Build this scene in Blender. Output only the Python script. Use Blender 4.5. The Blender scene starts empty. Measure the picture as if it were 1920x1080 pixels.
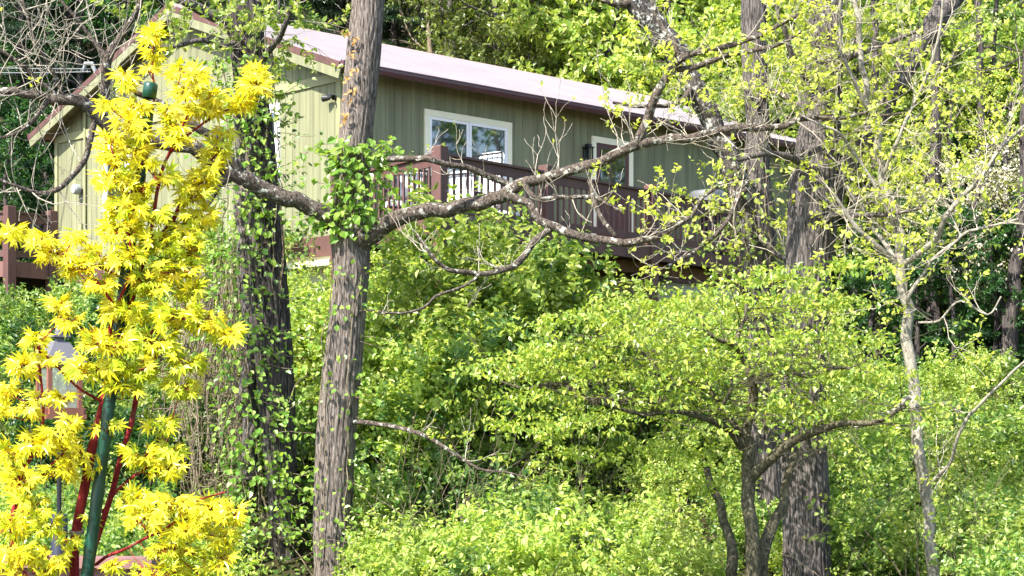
import bpy, math, random
import numpy as np
from mathutils import Vector

R = math.radians
rng = np.random.default_rng(11)
random.seed(11)
scene = bpy.context.scene
COL = scene.collection

# ------------------------------------------------------------------ camera, sky, sun, exposure
F_PX, CX, HY = 3350.0, 960.0, 800.0           # focal length in photo pixels, centre column, horizon row
cam_d = bpy.data.cameras.new('camera')
cam = bpy.data.objects.new('camera', cam_d)
COL.objects.link(cam)
cam.location = (0, 0, 0)
cam.rotation_euler = (R(90), 0, 0)
cam_d.sensor_width = 36
cam_d.lens = F_PX / 1920 * 36
cam_d.shift_y = (HY - 540) / 1920
cam_d.clip_start = 0.1
cam_d.clip_end = 2000
scene.camera = cam

SUN_EL, SUN_AZ = R(47), math.atan2(-0.68, -0.73)   # azimuth from +Y towards +X
world = bpy.data.worlds.new('World')
scene.world = world
world.use_nodes = True
wn = world.node_tree.nodes
sky = wn.new('ShaderNodeTexSky')
sky.sky_type = 'NISHITA'
sky.sun_disc = False
sky.sun_elevation = SUN_EL
sky.sun_rotation = SUN_AZ
world.node_tree.links.new(sky.outputs[0], wn['Background'].inputs[0])
wn['Background'].inputs[1].default_value = 0.15

sun_d = bpy.data.lights.new('sun', 'SUN')
sun_d.energy = 4.6
sun_d.angle = R(0.5)
sun_d.color = (1.0, 0.95, 0.86)
sun = bpy.data.objects.new('sun', sun_d)
COL.objects.link(sun)
sdir = Vector((math.sin(SUN_AZ) * math.cos(SUN_EL), math.cos(SUN_AZ) * math.cos(SUN_EL), math.sin(SUN_EL)))
sun.rotation_euler = sdir.to_track_quat('Z', 'Y').to_euler()
sun.location = (-20, -20, 40)

scene.view_settings.view_transform = 'Standard'
scene.view_settings.look = 'None'
scene.view_settings.gamma = 1
scene.view_settings.exposure = 1.7
scene.cycles.max_bounces = 7
scene.cycles.diffuse_bounces = 3
scene.cycles.transmission_bounces = 4
scene.cycles.sample_clamp_indirect = 6

# ------------------------------------------------------------------ helpers
def at(px, py, Y):
    return np.array([(px - CX) / F_PX * Y, Y, (HY - py) / F_PX * Y])

def unit(v):
    v = np.asarray(v, float)
    return v / np.maximum(np.linalg.norm(v, axis=-1, keepdims=True), 1e-9)

class Buf:
    def __init__(s):
        s.v, s.f, s.n, s.base = [], [], [], 0
    def add(s, v, faces):
        v = np.asarray(v, float).reshape(-1, 3)
        faces = np.asarray(faces, int)
        s.v.append(v)
        s.f.append((faces + s.base).ravel())
        s.n.append(np.full(len(faces), faces.shape[1], int))
        s.base += len(v)
    def build(s, name, mat, parent=None, org=(0, 0, 0), smooth=False):
        org = np.asarray(org, float)
        v = np.concatenate(s.v) - org
        loops = np.concatenate(s.f)
        cnt = np.concatenate(s.n)
        me = bpy.data.meshes.new(name)
        me.vertices.add(len(v)); me.vertices.foreach_set('co', v.astype(np.float32).ravel())
        me.loops.add(len(loops)); me.loops.foreach_set('vertex_index', loops.astype(np.int32))
        me.polygons.add(len(cnt))
        st = np.concatenate([[0], np.cumsum(cnt)[:-1]])
        me.polygons.foreach_set('loop_start', st.astype(np.int32))
        me.polygons.foreach_set('use_smooth', np.full(len(cnt), smooth))
        me.update(calc_edges=True)
        me.materials.append(mat)
        o = bpy.data.objects.new(name, me)
        COL.objects.link(o)
        if parent is not None:
            o.parent = parent
        else:
            o.location = org
        return o

class Parts(Buf):
    """every add() becomes a mesh of its own"""
    def build(s, name, mat, parent=None, org=(0, 0, 0), smooth=False):
        off = 0
        out = []
        for v, f, n in zip(s.v, s.f, s.n):
            q = Buf(); q.add(v, (f - off).reshape(-1, n[0])); off += len(v)
            out.append(q.build(name, mat, parent, org, smooth))
        return out

def tag(o, label, cat, group=None, kind=None):
    o['label'] = label
    o['category'] = cat
    if group: o['group'] = group
    if kind: o['kind'] = kind
    return o

def thing(name, loc, label, cat, group=None, kind=None):
    o = bpy.data.objects.new(name, None)
    COL.objects.link(o)
    o.location = loc
    o.empty_display_size = 0.2
    return tag(o, label, cat, group, kind)

def copy_tree(root, loc, rz, sc, label=None, group=None):
    kids = list(root.children)
    c = root.copy(); COL.objects.link(c)
    c.location = loc; c.rotation_euler = (0, 0, rz); c.scale = sc
    if label: c['label'] = label
    if group: c['group'] = group
    for k in kids:
        d = k.copy(); COL.objects.link(d); d.parent = c
        for g in k.children:
            e = g.copy(); COL.objects.link(e); e.parent = d
    return c

BOXF = np.array([[0, 1, 3, 2], [4, 6, 7, 5], [0, 4, 5, 1], [2, 3, 7, 6], [0, 2, 6, 4], [1, 5, 7, 3]])
def obox(b, c, ax, ay, az, hx, hy, hz):
    c, ax, ay, az = (np.asarray(q, float) for q in (c, ax, ay, az))
    pts = []
    for i in (-1, 1):
        for j in (-1, 1):
            for k in (-1, 1):
                pts.append(c + ax * hx * i + ay * hy * j + az * hz * k)
    b.add(pts, BOXF)

def beam(b, p, q, w, h, up=(0, 0, 1)):
    """a board from p to q, w wide (horizontal), h tall, centred on the line"""
    p, q = np.asarray(p, float), np.asarray(q, float)
    d = unit(q - p)
    s = unit(np.cross(d, up)); u = np.cross(s, d)
    obox(b, (p + q) / 2, d, s, u, np.linalg.norm(q - p) / 2, w / 2, h / 2)

def cbox(b, c, ax, ay, az, hx, hy, hz, bv=0.006):
    """box with chamfered vertical-ish edges along az"""
    c, ax, ay, az = (np.asarray(q, float) for q in (c, ax, ay, az))
    prof = [(hx, hy - bv), (hx - bv, hy), (-hx + bv, hy), (-hx, hy - bv), (-hx, -hy + bv), (-hx + bv, -hy), (hx - bv, -hy), (hx, -hy + bv)]
    rings = []
    for zz, sh in ((-hz, 0), (hz - bv, 0), (hz, bv)):
        for (x, y) in prof:
            rings.append(c + ax * (x - math.copysign(sh, x)) + ay * (y - math.copysign(sh, y)) + az * zz)
    f = []
    for r in range(2):
        for i in range(8):
            j = (i + 1) % 8
            f.append([r * 8 + i, r * 8 + j, r * 8 + 8 + j, r * 8 + 8 + i])
    b.add(rings, f)
    b.add(rings[-8:], [[0, 1, 2, 3, 4, 5, 6, 7]])

def smoothpath(pts, step):
    pts = np.asarray(pts, float)
    if len(pts) < 3:
        n = max(2, int(np.linalg.norm(pts[1, :3] - pts[0, :3]) / step) + 1)
        t = np.linspace(0, 1, n)[:, None]
        return pts[0] * (1 - t) + pts[-1] * t
    P = np.vstack([2 * pts[0] - pts[1], pts, 2 * pts[-1] - pts[-2]])
    out = []
    for i in range(1, len(P) - 2):
        n = max(2, int(np.linalg.norm(P[i + 1, :3] - P[i, :3]) / step))
        t = np.linspace(0, 1, n, endpoint=False)[:, None]
        a, b, c, d = P[i - 1], P[i], P[i + 1], P[i + 2]
        out.append(0.5 * (2 * b + (c - a) * t + (2 * a - 5 * b + 4 * c - d) * t ** 2 + (-a + 3 * b - 3 * c + d) * t ** 3))
    out.append(pts[-1:])
    return np.vstack(out)

def tube(b, path, rad, seg=6, rough=0.0, seed=0, kfur=11):
    path = np.asarray(path, float); n = len(path)
    rad = np.broadcast_to(np.asarray(rad, float), (n,)).copy()
    t = np.gradient(path, axis=0); t = unit(t)
    ref = np.array([0.13, -0.97, 0.2]) if abs(t[0][1]) < 0.9 else np.array([1.0, 0, 0])
    s = unit(np.cross(t, ref)); u = np.cross(t, s)
    th = np.linspace(0, 2 * math.pi, seg, endpoint=False)
    rr = rad[:, None] * np.ones((1, seg))
    if rough > 0:
        g = np.random.default_rng(seed)
        L = np.concatenate([[0], np.cumsum(np.linalg.norm(np.diff(path, axis=0), axis=1))])[:, None]
        f = np.zeros((n, seg))
        for k in range(7):
            kk = g.integers(kfur - 5, kfur + 6)
            f += np.cos(kk * th[None] + g.uniform(0, 6.3) + 1.6 * np.sin(L * g.uniform(1.5, 5) + g.uniform(0, 6.3)) + 0.8 * np.sin(L * g.uniform(6, 14))) / 3
        low = 0.9 * np.sin(2 * th[None] + L * 1.7 + g.uniform(0, 6)) + 0.8 * np.sin(3 * th[None] - L * 1.1 + 1)
        f = np.sign(f) * np.abs(f) ** 0.75
        rr = rr * (1 + rough * f + rough * 0.7 * low)
    v = path[:, None] + rr[..., None] * (np.cos(th)[None, :, None] * s[:, None] + np.sin(th)[None, :, None] * u[:, None])
    i = np.arange(n - 1)[:, None] * seg; j = np.arange(seg)[None]; j2 = (j + 1) % seg
    f = np.stack([i + j, i + j2, i + seg + j2, i + seg + j], -1).reshape(-1, 4)
    b.add(v.reshape(-1, 3), f)

def limb(b, pts, seg=10, rough=0.0, step=0.1, wob=None, seed=0, kfur=11):
    """pts: rows of (px, py, radius_px, depth)"""
    w = [list(at(p[0], p[1], p[3])) + [p[2] / F_PX * p[3]] for p in pts]
    sp = smoothpath(w, step)
    if wob is None:
        wob = 0.022 if seg < 40 and pts[0][3] > 10 else 0
    if wob:
        g = np.random.default_rng(seed + 5)
        n = len(sp)
        k = max(3, n // 3)
        nz = np.stack([np.interp(np.linspace(0, 1, n), np.linspace(0, 1, k), g.normal(0, wob, k)) for _ in range(3)], -1)
        nz[0] = 0
        sp[:, :3] += nz
    tube(b, sp[:, :3], sp[:, 3], seg, rough, seed, kfur)
    return sp

def leaf_mesh(b, pos, axis, nrm, size, wr=0.5, fold=0.18, droop=0.15):
    """ovate leaves, two quads folded along the midrib"""
    pos = np.asarray(pos, float); N = len(pos)
    size = np.broadcast_to(np.asarray(size, float), (N,))[:, None]
    a = unit(axis); s = unit(np.cross(a, nrm)); n = np.cross(s, a)
    w = size * wr * 0.5
    base = pos
    tip = pos + a * size - n * size * droop
    l1 = pos + a * size * 0.30 + s * w + n * w * fold * 2
    l2 = pos + a * size * 0.68 + s * w * 0.8 + n * w * fold * 2 - n * size * droop * 0.4
    r1 = pos + a * size * 0.30 - s * w + n * w * fold * 2
    r2 = pos + a * size * 0.68 - s * w * 0.8 + n * w * fold * 2 - n * size * droop * 0.4
    v = np.stack([base, l1, l2, tip, r2, r1], 1).reshape(-1, 3)
    o = (np.arange(N) * 6)[:, None]
    f = np.concatenate([o + np.array([[0, 1, 2, 3]]), o + np.array([[0, 3, 4, 5]])])
    b.add(v, f)

def shoots(b, p0, d, L, per, size, g, wr=0.5, up=0.8, spread=0.9, t0=0.15, sj=0.3, droop=0.15):
    """leaves set along many shoots; p0,d (S,3), L (S,)"""
    p0 = np.asarray(p0, float); d = unit(d); S = len(p0)
    L = np.broadcast_to(np.asarray(L, float), (S,))
    t = np.linspace(t0, 1, per)[None] + g.normal(0, 0.04, (S, per))
    pos = p0[:, None] + d[:, None] * (L[:, None] * t)[..., None]
    pos += g.normal(0, 1, (S, per, 3)) * (0.06 * L)[:, None, None]
    rv = unit(g.normal(0, 1, (S, per, 3)))
    dd = np.broadcast_to(d[:, None], rv.shape)
    side = unit(np.cross(dd, rv))
    ax = unit(dd * 0.5 + side * spread + np.array([0, 0, -0.1]))
    nm = unit(np.array([0, 0, 1.0]) * up + g.normal(0, 0.5, rv.shape))
    sz = size * g.uniform(1 - sj, 1 + sj, (S, per))
    leaf_mesh(b, pos.reshape(-1, 3), ax.reshape(-1, 3), nm.reshape(-1, 3), sz.ravel(), wr, droop=droop)

def grow(b, tips, p, d, L, r, lvl, g, nch=(3, 5), ang=0.8, trop=0.05, wander=0.25, seg=5, rmin=0.003, shrink=0.62, flat=0.0):
    """a wandering branch with side branches; tips collects the ends and points for leaf shoots"""
    n = max(4, int(L / 0.16) if lvl > 0 else int(L / 0.1))
    n = min(n, 14)
    pts = [np.asarray(p, float)]
    dd = unit(d)
    dirs = [dd]
    for i in range(n):
        dd = unit(dd + g.normal(0, wander, 3) * np.array([1, 1, 1 - flat]) * 0.6 + np.array([0, 0, trop]))
        pts.append(pts[-1] + dd * L / n)
        dirs.append(dd)
    rad = np.linspace(r, max(rmin, r * 0.35), n + 1)
    tube(b, pts, rad, seg)
    if lvl <= 0:
        tips.append((pts[-1], dirs[-1], L, pts[n // 2]))
        return
    k = g.integers(nch[0], nch[1] + 1)
    for i in range(k):
        t = g.uniform(0.25, 0.97)
        j = int(t * n)
        rv = unit(np.cross(dirs[j], g.normal(0, 1, 3)) * np.array([1, 1, 1 - flat]))
        nd = unit(dirs[j] * math.cos(ang) + rv * math.sin(ang))
        grow(b, tips, pts[j], nd, L * shrink * g.uniform(0.6, 1.1), max(rmin, rad[j] * 0.55), lvl - 1, g, nch, ang, trop, wander, max(3, seg - 1), rmin, shrink, flat)
    grow(b, tips, pts[-1], dirs[-1], L * shrink * 0.8, max(rmin, rad[-1]), lvl - 1, g, nch, ang, trop, wander, max(3, seg - 1), rmin, shrink, flat)

def clear_of(tips, x0, x1, y0, y1, g, keep=.15):
    out = []
    for t in tips:
        px = CX + t[0][0] / t[0][1] * F_PX; py = HY - t[0][2] / t[0][1] * F_PX
        if not (x0 < px < x1 and y0 < py < y1) or g.random() < keep: out.append(t)
    return out

def tufts(b, tips, g, size=0.06, per=7, frac=1.0, Ls=0.14, wr=0.6, up=0.5, mid=True):
    P, D = [], []
    for (p, d, L, m) in tips:
        if g.random() < frac:
            P.append(p); D.append(d)
            if mid and g.random() < 0.5:
                P.append(m); D.append(unit(d + g.normal(0, 0.6, 3)))
    if P:
        P = np.array(P); D = np.array(D)
        shoots(b, P - D * Ls * 0.5, D, Ls, per, size, g, wr, up, t0=0.2)

# ------------------------------------------------------------------ materials
def mat_new(name):
    m = bpy.data.materials.new(name)
    m.use_nodes = True
    nt = m.node_tree
    return m, nt, nt.nodes, nt.links, nt.nodes['Principled BSDF']

def ramp(nd, stops):
    r = nd.new('ShaderNodeValToRGB')
    e = r.color_ramp.elements
    while len(e) > len(stops): e.remove(e[-1])
    while len(e) < len(stops): e.new(0.5)
    for k, (p, c) in enumerate(stops):
        e[k].position = p
        e[k].color = (*c, 1)
    return r

def leaf_mat(name, cols, trans=1.5, tmix=0.42, rough=0.36, spec=0.5, objvar=0.22):
    m, nt, nd, lk, bs = mat_new(name)
    geo = nd.new('ShaderNodeNewGeometry')
    n = len(cols)
    rp = ramp(nd, [(i / max(1, n - 1), c) for i, c in enumerate(cols)])
    lk.new(geo.outputs['Random Per Island'], rp.inputs[0])
    oi = nd.new('ShaderNodeObjectInfo')
    mr = nd.new('ShaderNodeMapRange')
    mr.inputs[3].default_value = 1 - objvar; mr.inputs[4].default_value = 1 + objvar
    lk.new(oi.outputs['Random'], mr.inputs[0])
    hs = nd.new('ShaderNodeHueSaturation')
    lk.new(mr.outputs[0], hs.inputs['Value'])
    lk.new(rp.outputs[0], hs.inputs['Color'])
    bs.inputs['Roughness'].default_value = rough
    bs.inputs['Specular IOR Level'].default_value = spec
    lk.new(hs.outputs[0], bs.inputs['Base Color'])
    tr = nd.new('ShaderNodeBsdfTranslucent')
    mul = nd.new('ShaderNodeMix'); mul.data_type = 'RGBA'; mul.blend_type = 'MULTIPLY'
    mul.inputs[0].default_value = 1
    lk.new(hs.outputs[0], mul.inputs[6])
    mul.inputs[7].default_value = (trans * 1.15, trans * 1.1, trans * 0.5, 1)
    lk.new(mul.outputs[2], tr.inputs[0])
    mx = nd.new('ShaderNodeMixShader')
    mx.inputs[0].default_value = tmix
    lk.new(bs.outputs[0], mx.inputs[1]); lk.new(tr.outputs[0], mx.inputs[2])
    lk.new(mx.outputs[0], nd['Material Output'].inputs[0])
    return m

def bark_mat(name, dark, light, sc=16, stretch=0.13, lichen=None, lth=0.62, bump=0.9):
    m, nt, nd, lk, bs = mat_new(name)
    tc = nd.new('ShaderNodeTexCoord')
    mp = nd.new('ShaderNodeMapping')
    mp.inputs['Scale'].default_value = (1, 1, stretch)
    lk.new(tc.outputs['Object'], mp.inputs[0])
    vo = nd.new('ShaderNodeTexNoise'); vo.inputs['Scale'].default_value = sc
    vo.inputs['Detail'].default_value = 6; vo.inputs['Roughness'].default_value = 0.65
    vo.inputs['Distortion'].default_value = 0.9
    lk.new(mp.outputs[0], vo.inputs['Vector'])
    rp = ramp(nd, [(0.38, dark), (0.48, tuple(d * .6 + l * .4 for d, l in zip(dark, light))), (0.60, light)])
    lk.new(vo.outputs[0], rp.inputs[0])
    col = rp.outputs[0]
    if lichen:
        ln = nd.new('ShaderNodeTexNoise'); ln.inputs['Scale'].default_value = 11; ln.inputs['Detail'].default_value = 9; ln.inputs['Roughness'].default_value = 0.7
        lk.new(tc.outputs['Object'], ln.inputs['Vector'])
        lr = ramp(nd, [(lth, (0, 0, 0)), (lth + 0.06, (1, 1, 1))])
        lk.new(ln.outputs[0], lr.inputs[0])
        mx = nd.new('ShaderNodeMix'); mx.data_type = 'RGBA'
        lk.new(lr.outputs[0], mx.inputs[0]); lk.new(col, mx.inputs[6]); mx.inputs[7].default_value = (*lichen, 1)
        col = mx.outputs[2]
    lk.new(col, bs.inputs['Base Color'])
    bs.inputs['Roughness'].default_value = 0.9
    bs.inputs['Specular IOR Level'].default_value = 0.15
    bp = nd.new('ShaderNodeBump'); bp.inputs['Strength'].default_value = bump; bp.inputs['Distance'].default_value = 0.03
    lk.new(vo.outputs[0], bp.inputs['Height']); lk.new(bp.outputs[0], bs.inputs['Normal'])
    return m

def paint_mat(name, col, rough=0.6, var=0.12, sc=3.0, metallic=0.0, stretch=(1, 1, 0.2), spec=0.4):
    m, nt, nd, lk, bs = mat_new(name)
    tc = nd.new('ShaderNodeTexCoord')
    mp = nd.new('ShaderNodeMapping'); mp.inputs['Scale'].default_value = stretch
    lk.new(tc.outputs['Object'], mp.inputs[0])
    nz = nd.new('ShaderNodeTexNoise'); nz.inputs['Scale'].default_value = sc; nz.inputs['Detail'].default_value = 8
    lk.new(mp.outputs[0], nz.inputs['Vector'])
    rp = ramp(nd, [(0.3, tuple(c * (1 - var) for c in col)), (0.7, tuple(min(1, c * (1 + var)) for c in col))])
    lk.new(nz.outputs[0], rp.inputs[0]); lk.new(rp.outputs[0], bs.inputs['Base Color'])
    bs.inputs['Roughness'].default_value = rough
    bs.inputs['Metallic'].default_value = metallic
    bs.inputs['Specular IOR Level'].default_value = spec
    bp = nd.new('ShaderNodeBump'); bp.inputs['Strength'].default_value = 0.08
    lk.new(nz.outputs[0], bp.inputs['Height']); lk.new(bp.outputs[0], bs.inputs['Normal'])
    return m

def ground_mat():
    m, nt, nd, lk, bs = mat_new('leaf_litter')
    tc = nd.new('ShaderNodeTexCoord')
    n1 = nd.new('ShaderNodeTexNoise'); n1.inputs['Scale'].default_value = 7; n1.inputs['Detail'].default_value = 12
    lk.new(tc.outputs['Object'], n1.inputs['Vector'])
    rp = ramp(nd, [(0.3, (0.012, 0.011, 0.006)), (0.5, (0.035, 0.028, 0.014)), (0.62, (0.03, 0.045, 0.012)), (0.75, (0.09, 0.065, 0.035))])
    lk.new(n1.outputs[0], rp.inputs[0]); lk.new(rp.outputs[0], bs.inputs['Base Color'])
    bs.inputs['Roughness'].default_value = 1
    bs.inputs['Specular IOR Level'].default_value = 0.1
    bp = nd.new('ShaderNodeBump'); bp.inputs['Strength'].default_value = 1
    lk.new(n1.outputs[0], bp.inputs['Height']); lk.new(bp.outputs[0], bs.inputs['Normal'])
    return m

M = {}
M['ground'] = ground_mat()
M['siding'] = paint_mat('olive_siding', (0.17, 0.172, 0.094), 0.7, 0.24, 7, stretch=(1, 1, 0.07))
M['olive_trim'] = paint_mat('olive_trim', (0.235, 0.235, 0.12), 0.6, 0.06)
M['cream'] = paint_mat('cream_trim', (0.78, 0.73, 0.52), 0.5, 0.05)
M['white'] = paint_mat('white_vinyl', (0.8, 0.8, 0.78), 0.4, 0.03)
M['maroon'] = paint_mat('maroon_paint', (0.088, 0.040, 0.034), 0.6, 0.2, 6)
M['gutter'] = paint_mat('maroon_metal', (0.075, 0.026, 0.034), 0.35, 0.1, 4, spec=0.5)
M['roof'] = paint_mat('pale_rose_metal', (0.165, 0.142, 0.150), 0.5, 0.12, 1.2, spec=0.6, stretch=(1, 1, 1))
M['ridge'] = paint_mat('ridge_metal', (0.36, 0.25, 0.22), 0.45, 0.15, 3)
M['concrete'] = paint_mat('painted_block', (0.50, 0.48, 0.36), 0.85, 0.15, 5)
M['deckboard'] = paint_mat('deck_boards', (0.13, 0.06, 0.05), 0.7, 0.25, 6)
M['black'] = paint_mat('black_metal', (0.012, 0.012, 0.014), 0.4, 0.1)
M['cushion'] = paint_mat('white_cushion', (0.8, 0.79, 0.76), 0.9, 0.05)
M['steel'] = paint_mat('grey_steel', (0.16, 0.165, 0.17), 0.45, 0.2, metallic=0.5)
M['navy'] = paint_mat('dark_cover', (0.012, 0.016, 0.03), 0.6, 0.3, 8)
M['stake'] = paint_mat('green_stake', (0.003, 0.045, 0.028), 0.35, 0.2, 6, spec=0.5)
M['cedar'] = paint_mat('red_cedar', (0.20, 0.075, 0.045), 0.6, 0.25, 20)
M['feeder_roof'] = paint_mat('feeder_tin', (0.11, 0.105, 0.115), 0.55, 0.3)
M['rail_wood'] = paint_mat('porch_wood', (0.20, 0.10, 0.085), 0.6, 0.2, 8)
M['grey'] = paint_mat('grey_plastic', (0.26, 0.27, 0.27), 0.5, 0.1)
M['cable'] = paint_mat('cable_jacket', (0.3, 0.3, 0.3), 0.6, 0.1)

def glass_mat():
    m, nt, nd, lk, bs = mat_new('window_glass')
    bs.inputs['Base Color'].default_value = (0.012, 0.02, 0.018, 1)
    bs.inputs['Roughness'].default_value = 0.03
    bs.inputs['Specular IOR Level'].default_value = 1.0
    bs.inputs['Coat Weight'].default_value = 1.0
    bs.inputs['Coat IOR'].default_value = 1.9
    return m
M['glass'] = glass_mat()

def clear_mat():
    m, nt, nd, lk, bs = mat_new('feeder_glass')
    g = nd.new('ShaderNodeBsdfGlossy'); g.inputs['Roughness'].default_value = 0.08
    t = nd.new('ShaderNodeBsdfTransparent'); t.inputs[0].default_value = (0.85, 0.88, 0.86, 1)
    df = nd.new('ShaderNodeBsdfDiffuse'); df.inputs[0].default_value = (0.6, 0.62, 0.6, 1)
    a = nd.new('ShaderNodeMixShader'); a.inputs[0].default_value = 0.1
    c = nd.new('ShaderNodeMixShader'); c.inputs[0].default_value = 0.12
    lk.new(t.outputs[0], a.inputs[1]); lk.new(df.outputs[0], a.inputs[2])
    lk.new(a.outputs[0], c.inputs[1]); lk.new(g.outputs[0], c.inputs[2])
    lk.new(c.outputs[0], nd['Material Output'].inputs[0])
    return m
M['clear'] = clear_mat()

M['bark_grey'] = bark_mat('shaggy_bark', (0.028, 0.022, 0.019), (0.25, 0.208, 0.18), 62, 0.10, (0.42, 0.42, 0.36), 0.68)
M['bark_limb'] = bark_mat('limb_bark', (0.020, 0.016, 0.013), (0.145, 0.115, 0.092), 38, 0.6, (0.46, 0.45, 0.38), 0.56)
M['bark_dark'] = bark_mat('dark_furrowed_bark', (0.010, 0.009, 0.011), (0.12, 0.10, 0.092), 40, 0.10, (0.22, 0.22, 0.18), 0.72)
M['bark_oak'] = bark_mat('oak_bark', (0.014, 0.013, 0.015), (0.19, 0.163, 0.15), 60, 0.10, (0.34, 0.34, 0.30), 0.66)
M['bark_lichen'] = bark_mat('lichen_bark', (0.02, 0.018, 0.016), (0.13, 0.11, 0.10), 34, 0.4, (0.52, 0.52, 0.47), 0.54)
M['bark_white'] = bark_mat('pale_bark', (0.16, 0.145, 0.115), (0.33, 0.30, 0.245), 30, 0.5, (0.10, 0.09, 0.065), 0.58, 0.6)
M['twig_pale'] = bark_mat('pale_twig', (0.25, 0.21, 0.16), (0.46, 0.41, 0.33), 20, 0.6, None)
M['twig_brown'] = bark_mat('brown_twig', (0.10, 0.08, 0.05), (0.25, 0.20, 0.14), 20, 0.6, None)
M['bark_dogwood'] = bark_mat('dogwood_bark', (0.035, 0.032, 0.02), (0.15, 0.13, 0.085), 34, 0.4, (0.20, 0.20, 0.13), 0.6)
M['coral'] = bark_mat('coral_stem', (0.15, 0.014, 0.018), (0.32, 0.035, 0.035), 60, 0.35, (0.16, 0.07, 0.05), 0.58, 0.5)

M['l_green'] = leaf_mat('green_leaf', [(0.05, 0.125, 0.025), (0.12, 0.22, 0.042), (0.23, 0.33, 0.075), (0.36, 0.43, 0.15)])
M['l_blue'] = leaf_mat('bluish_leaf', [(0.05, 0.14, 0.04), (0.11, 0.22, 0.065), (0.18, 0.29, 0.085), (0.28, 0.37, 0.14)])
M['l_yellow'] = leaf_mat('lime_leaf', [(0.14, 0.24, 0.035), (0.25, 0.35, 0.06), (0.37, 0.45, 0.10), (0.52, 0.56, 0.19)])
M['l_gold'] = leaf_mat('spring_leaf', [(0.32, 0.40, 0.055), (0.44, 0.50, 0.08), (0.60, 0.62, 0.16)])
M['l_dogwood'] = leaf_mat('dogwood_leaf', [(0.15, 0.26, 0.04), (0.27, 0.38, 0.06), (0.38, 0.47, 0.085), (0.52, 0.56, 0.11)])
M['l_ivy'] = leaf_mat('ivy_leaf', [(0.12, 0.26, 0.035), (0.22, 0.36, 0.05), (0.34, 0.46, 0.09)])
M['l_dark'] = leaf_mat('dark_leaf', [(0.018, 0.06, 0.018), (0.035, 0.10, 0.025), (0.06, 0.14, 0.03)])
M['l_needle'] = leaf_mat('needle', [(0.012, 0.035, 0.016), (0.025, 0.06, 0.022), (0.05, 0.085, 0.03)], 1.2, 0.2)
M['l_olive'] = leaf_mat('olive_leaf', [(0.09, 0.13, 0.03), (0.16, 0.21, 0.045), (0.25, 0.29, 0.07)], 1.4, 0.35)
M['l_blossom'] = leaf_mat('pale_blossom', [(0.55, 0.50, 0.38), (0.7, 0.66, 0.55), (0.5, 0.5, 0.2)], 0.8, 0.3)
M['l_maple'] = leaf_mat('yellow_maple_leaf', [(0.70, 0.54, 0.014), (0.68, 0.61, 0.018), (0.70, 0.67, 0.025), (0.68, 0.69, 0.04)], 1.0, 0.35, objvar=0)
M['l_lime'] = leaf_mat('lime_maple_leaf', [(0.38, 0.50, 0.018), (0.50, 0.58, 0.02), (0.62, 0.66, 0.03)], 1.0, 0.35, objvar=0)
M['l_dry'] = leaf_mat('dry_leaf', [(0.45, 0.25, 0.08), (0.6, 0.38, 0.15)], 1.0, 0.3, objvar=0)

# ------------------------------------------------------------------ ground
def sstep(a, b, x):
    t = np.clip((x - a) / (b - a), 0, 1)
    return t * t * (3 - 2 * t)

def hgt(x, y):
    x = np.asarray(x, float); y = np.asarray(y, float)
    yc = np.where(x < -3, 31 + (-3 - x) * 0.75, 31 + (x + 3) * 0.45)
    yc = np.clip(yc, 30.8, 36.5)
    zt = 2.55 - 1.5 * sstep(-3.2, 1.5, x)
    h = -2.6 + 0.3 * sstep(8, 22, y) + (zt + 2.3) * np.clip((y - 23) / (yc - 23), 0, 1) ** 1.1 * 1.0
    back = np.maximum(0, y - (44 + 0.15 * x))
    h = h + 0.55 * back * np.clip(back / 8, 0, 1)
    h = h + 0.10 * np.sin(x * 1.3 + y * 0.7) + 0.07 * np.sin(x * 2.9 - y * 2.1)
    return h

gx = np.concatenate([np.linspace(-400, -30, 14), np.linspace(-28, 28, 90), np.linspace(30, 400, 14)])
gy = np.concatenate([np.linspace(-300, -10, 10), np.linspace(-5, 60, 120), np.linspace(65, 420, 30)])
GX, GY = np.meshgrid(gx, gy)
GZ = hgt(GX, np.minimum(GY, 200))
gb = Buf()
nx, ny = len(gx), len(gy)
ii = (np.arange(ny - 1)[:, None] * nx + np.arange(nx - 1)[None]).ravel()
gb.add(np.stack([GX, GY, GZ], -1).reshape(-1, 3), np.stack([ii, ii + 1, ii + nx + 1, ii + nx], -1))
gnd = gb.build('ground', M['ground'], smooth=True)
gnd['kind'] = 'structure'

# ------------------------------------------------------------------ house
C0 = np.array([-2.96, 31.0, 0.0])
U = np.array([0.718, 0.696, 0.0]); U /= np.linalg.norm(U)
NR = np.array([U[1], -U[0], 0.0])          # outward from the long wall
VV = -NR                                    # along the gable wall, away to the left
Z3 = np.array([0, 0, 1.0])
WID, LEN = 9.65, 13.3
ZEAVE, ZAPEX, OV, OVR = 6.21, 8.08, 0.42, 0.36
PITCH = (ZAPEX - ZEAVE) / (WID / 2 + OV)
def H(a, b, z): return C0 + U * a + VV * b + Z3 * z
def zroof(b): return ZAPEX - PITCH * np.abs(b - WID / 2)

house = thing('house', tuple(C0 + Z3 * 2.6), 'olive green ranch house with pale metal roof and maroon trim on the hillside', 'house')
HORG = C0 + Z3 * 2.6

def siding(fn, s0, s1, zb, ztop, breaks=(), spacing=0.2):
    b = Buf()
    xs = [s0]
    x = s0 + spacing
    while x < s1 - 0.03:
        xs += [x - 0.006, x - 0.004, x + 0.004, x + 0.006]; x += spacing
    xs.append(s1)
    dep = [0.0]
    for i in range((len(xs) - 2) // 4): dep += [0, -0.007, -0.007, 0]
    dep.append(0.0)
    v = []
    for x, dpt in zip(xs, dep):
        v += [fn(x, dpt, zb), fn(x, dpt, ztop(x))]
    f = [[2 * i, 2 * i + 2, 2 * i + 3, 2 * i + 1] for i in range(len(xs) - 1)]
    b.add(v, f)
    return b

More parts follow.
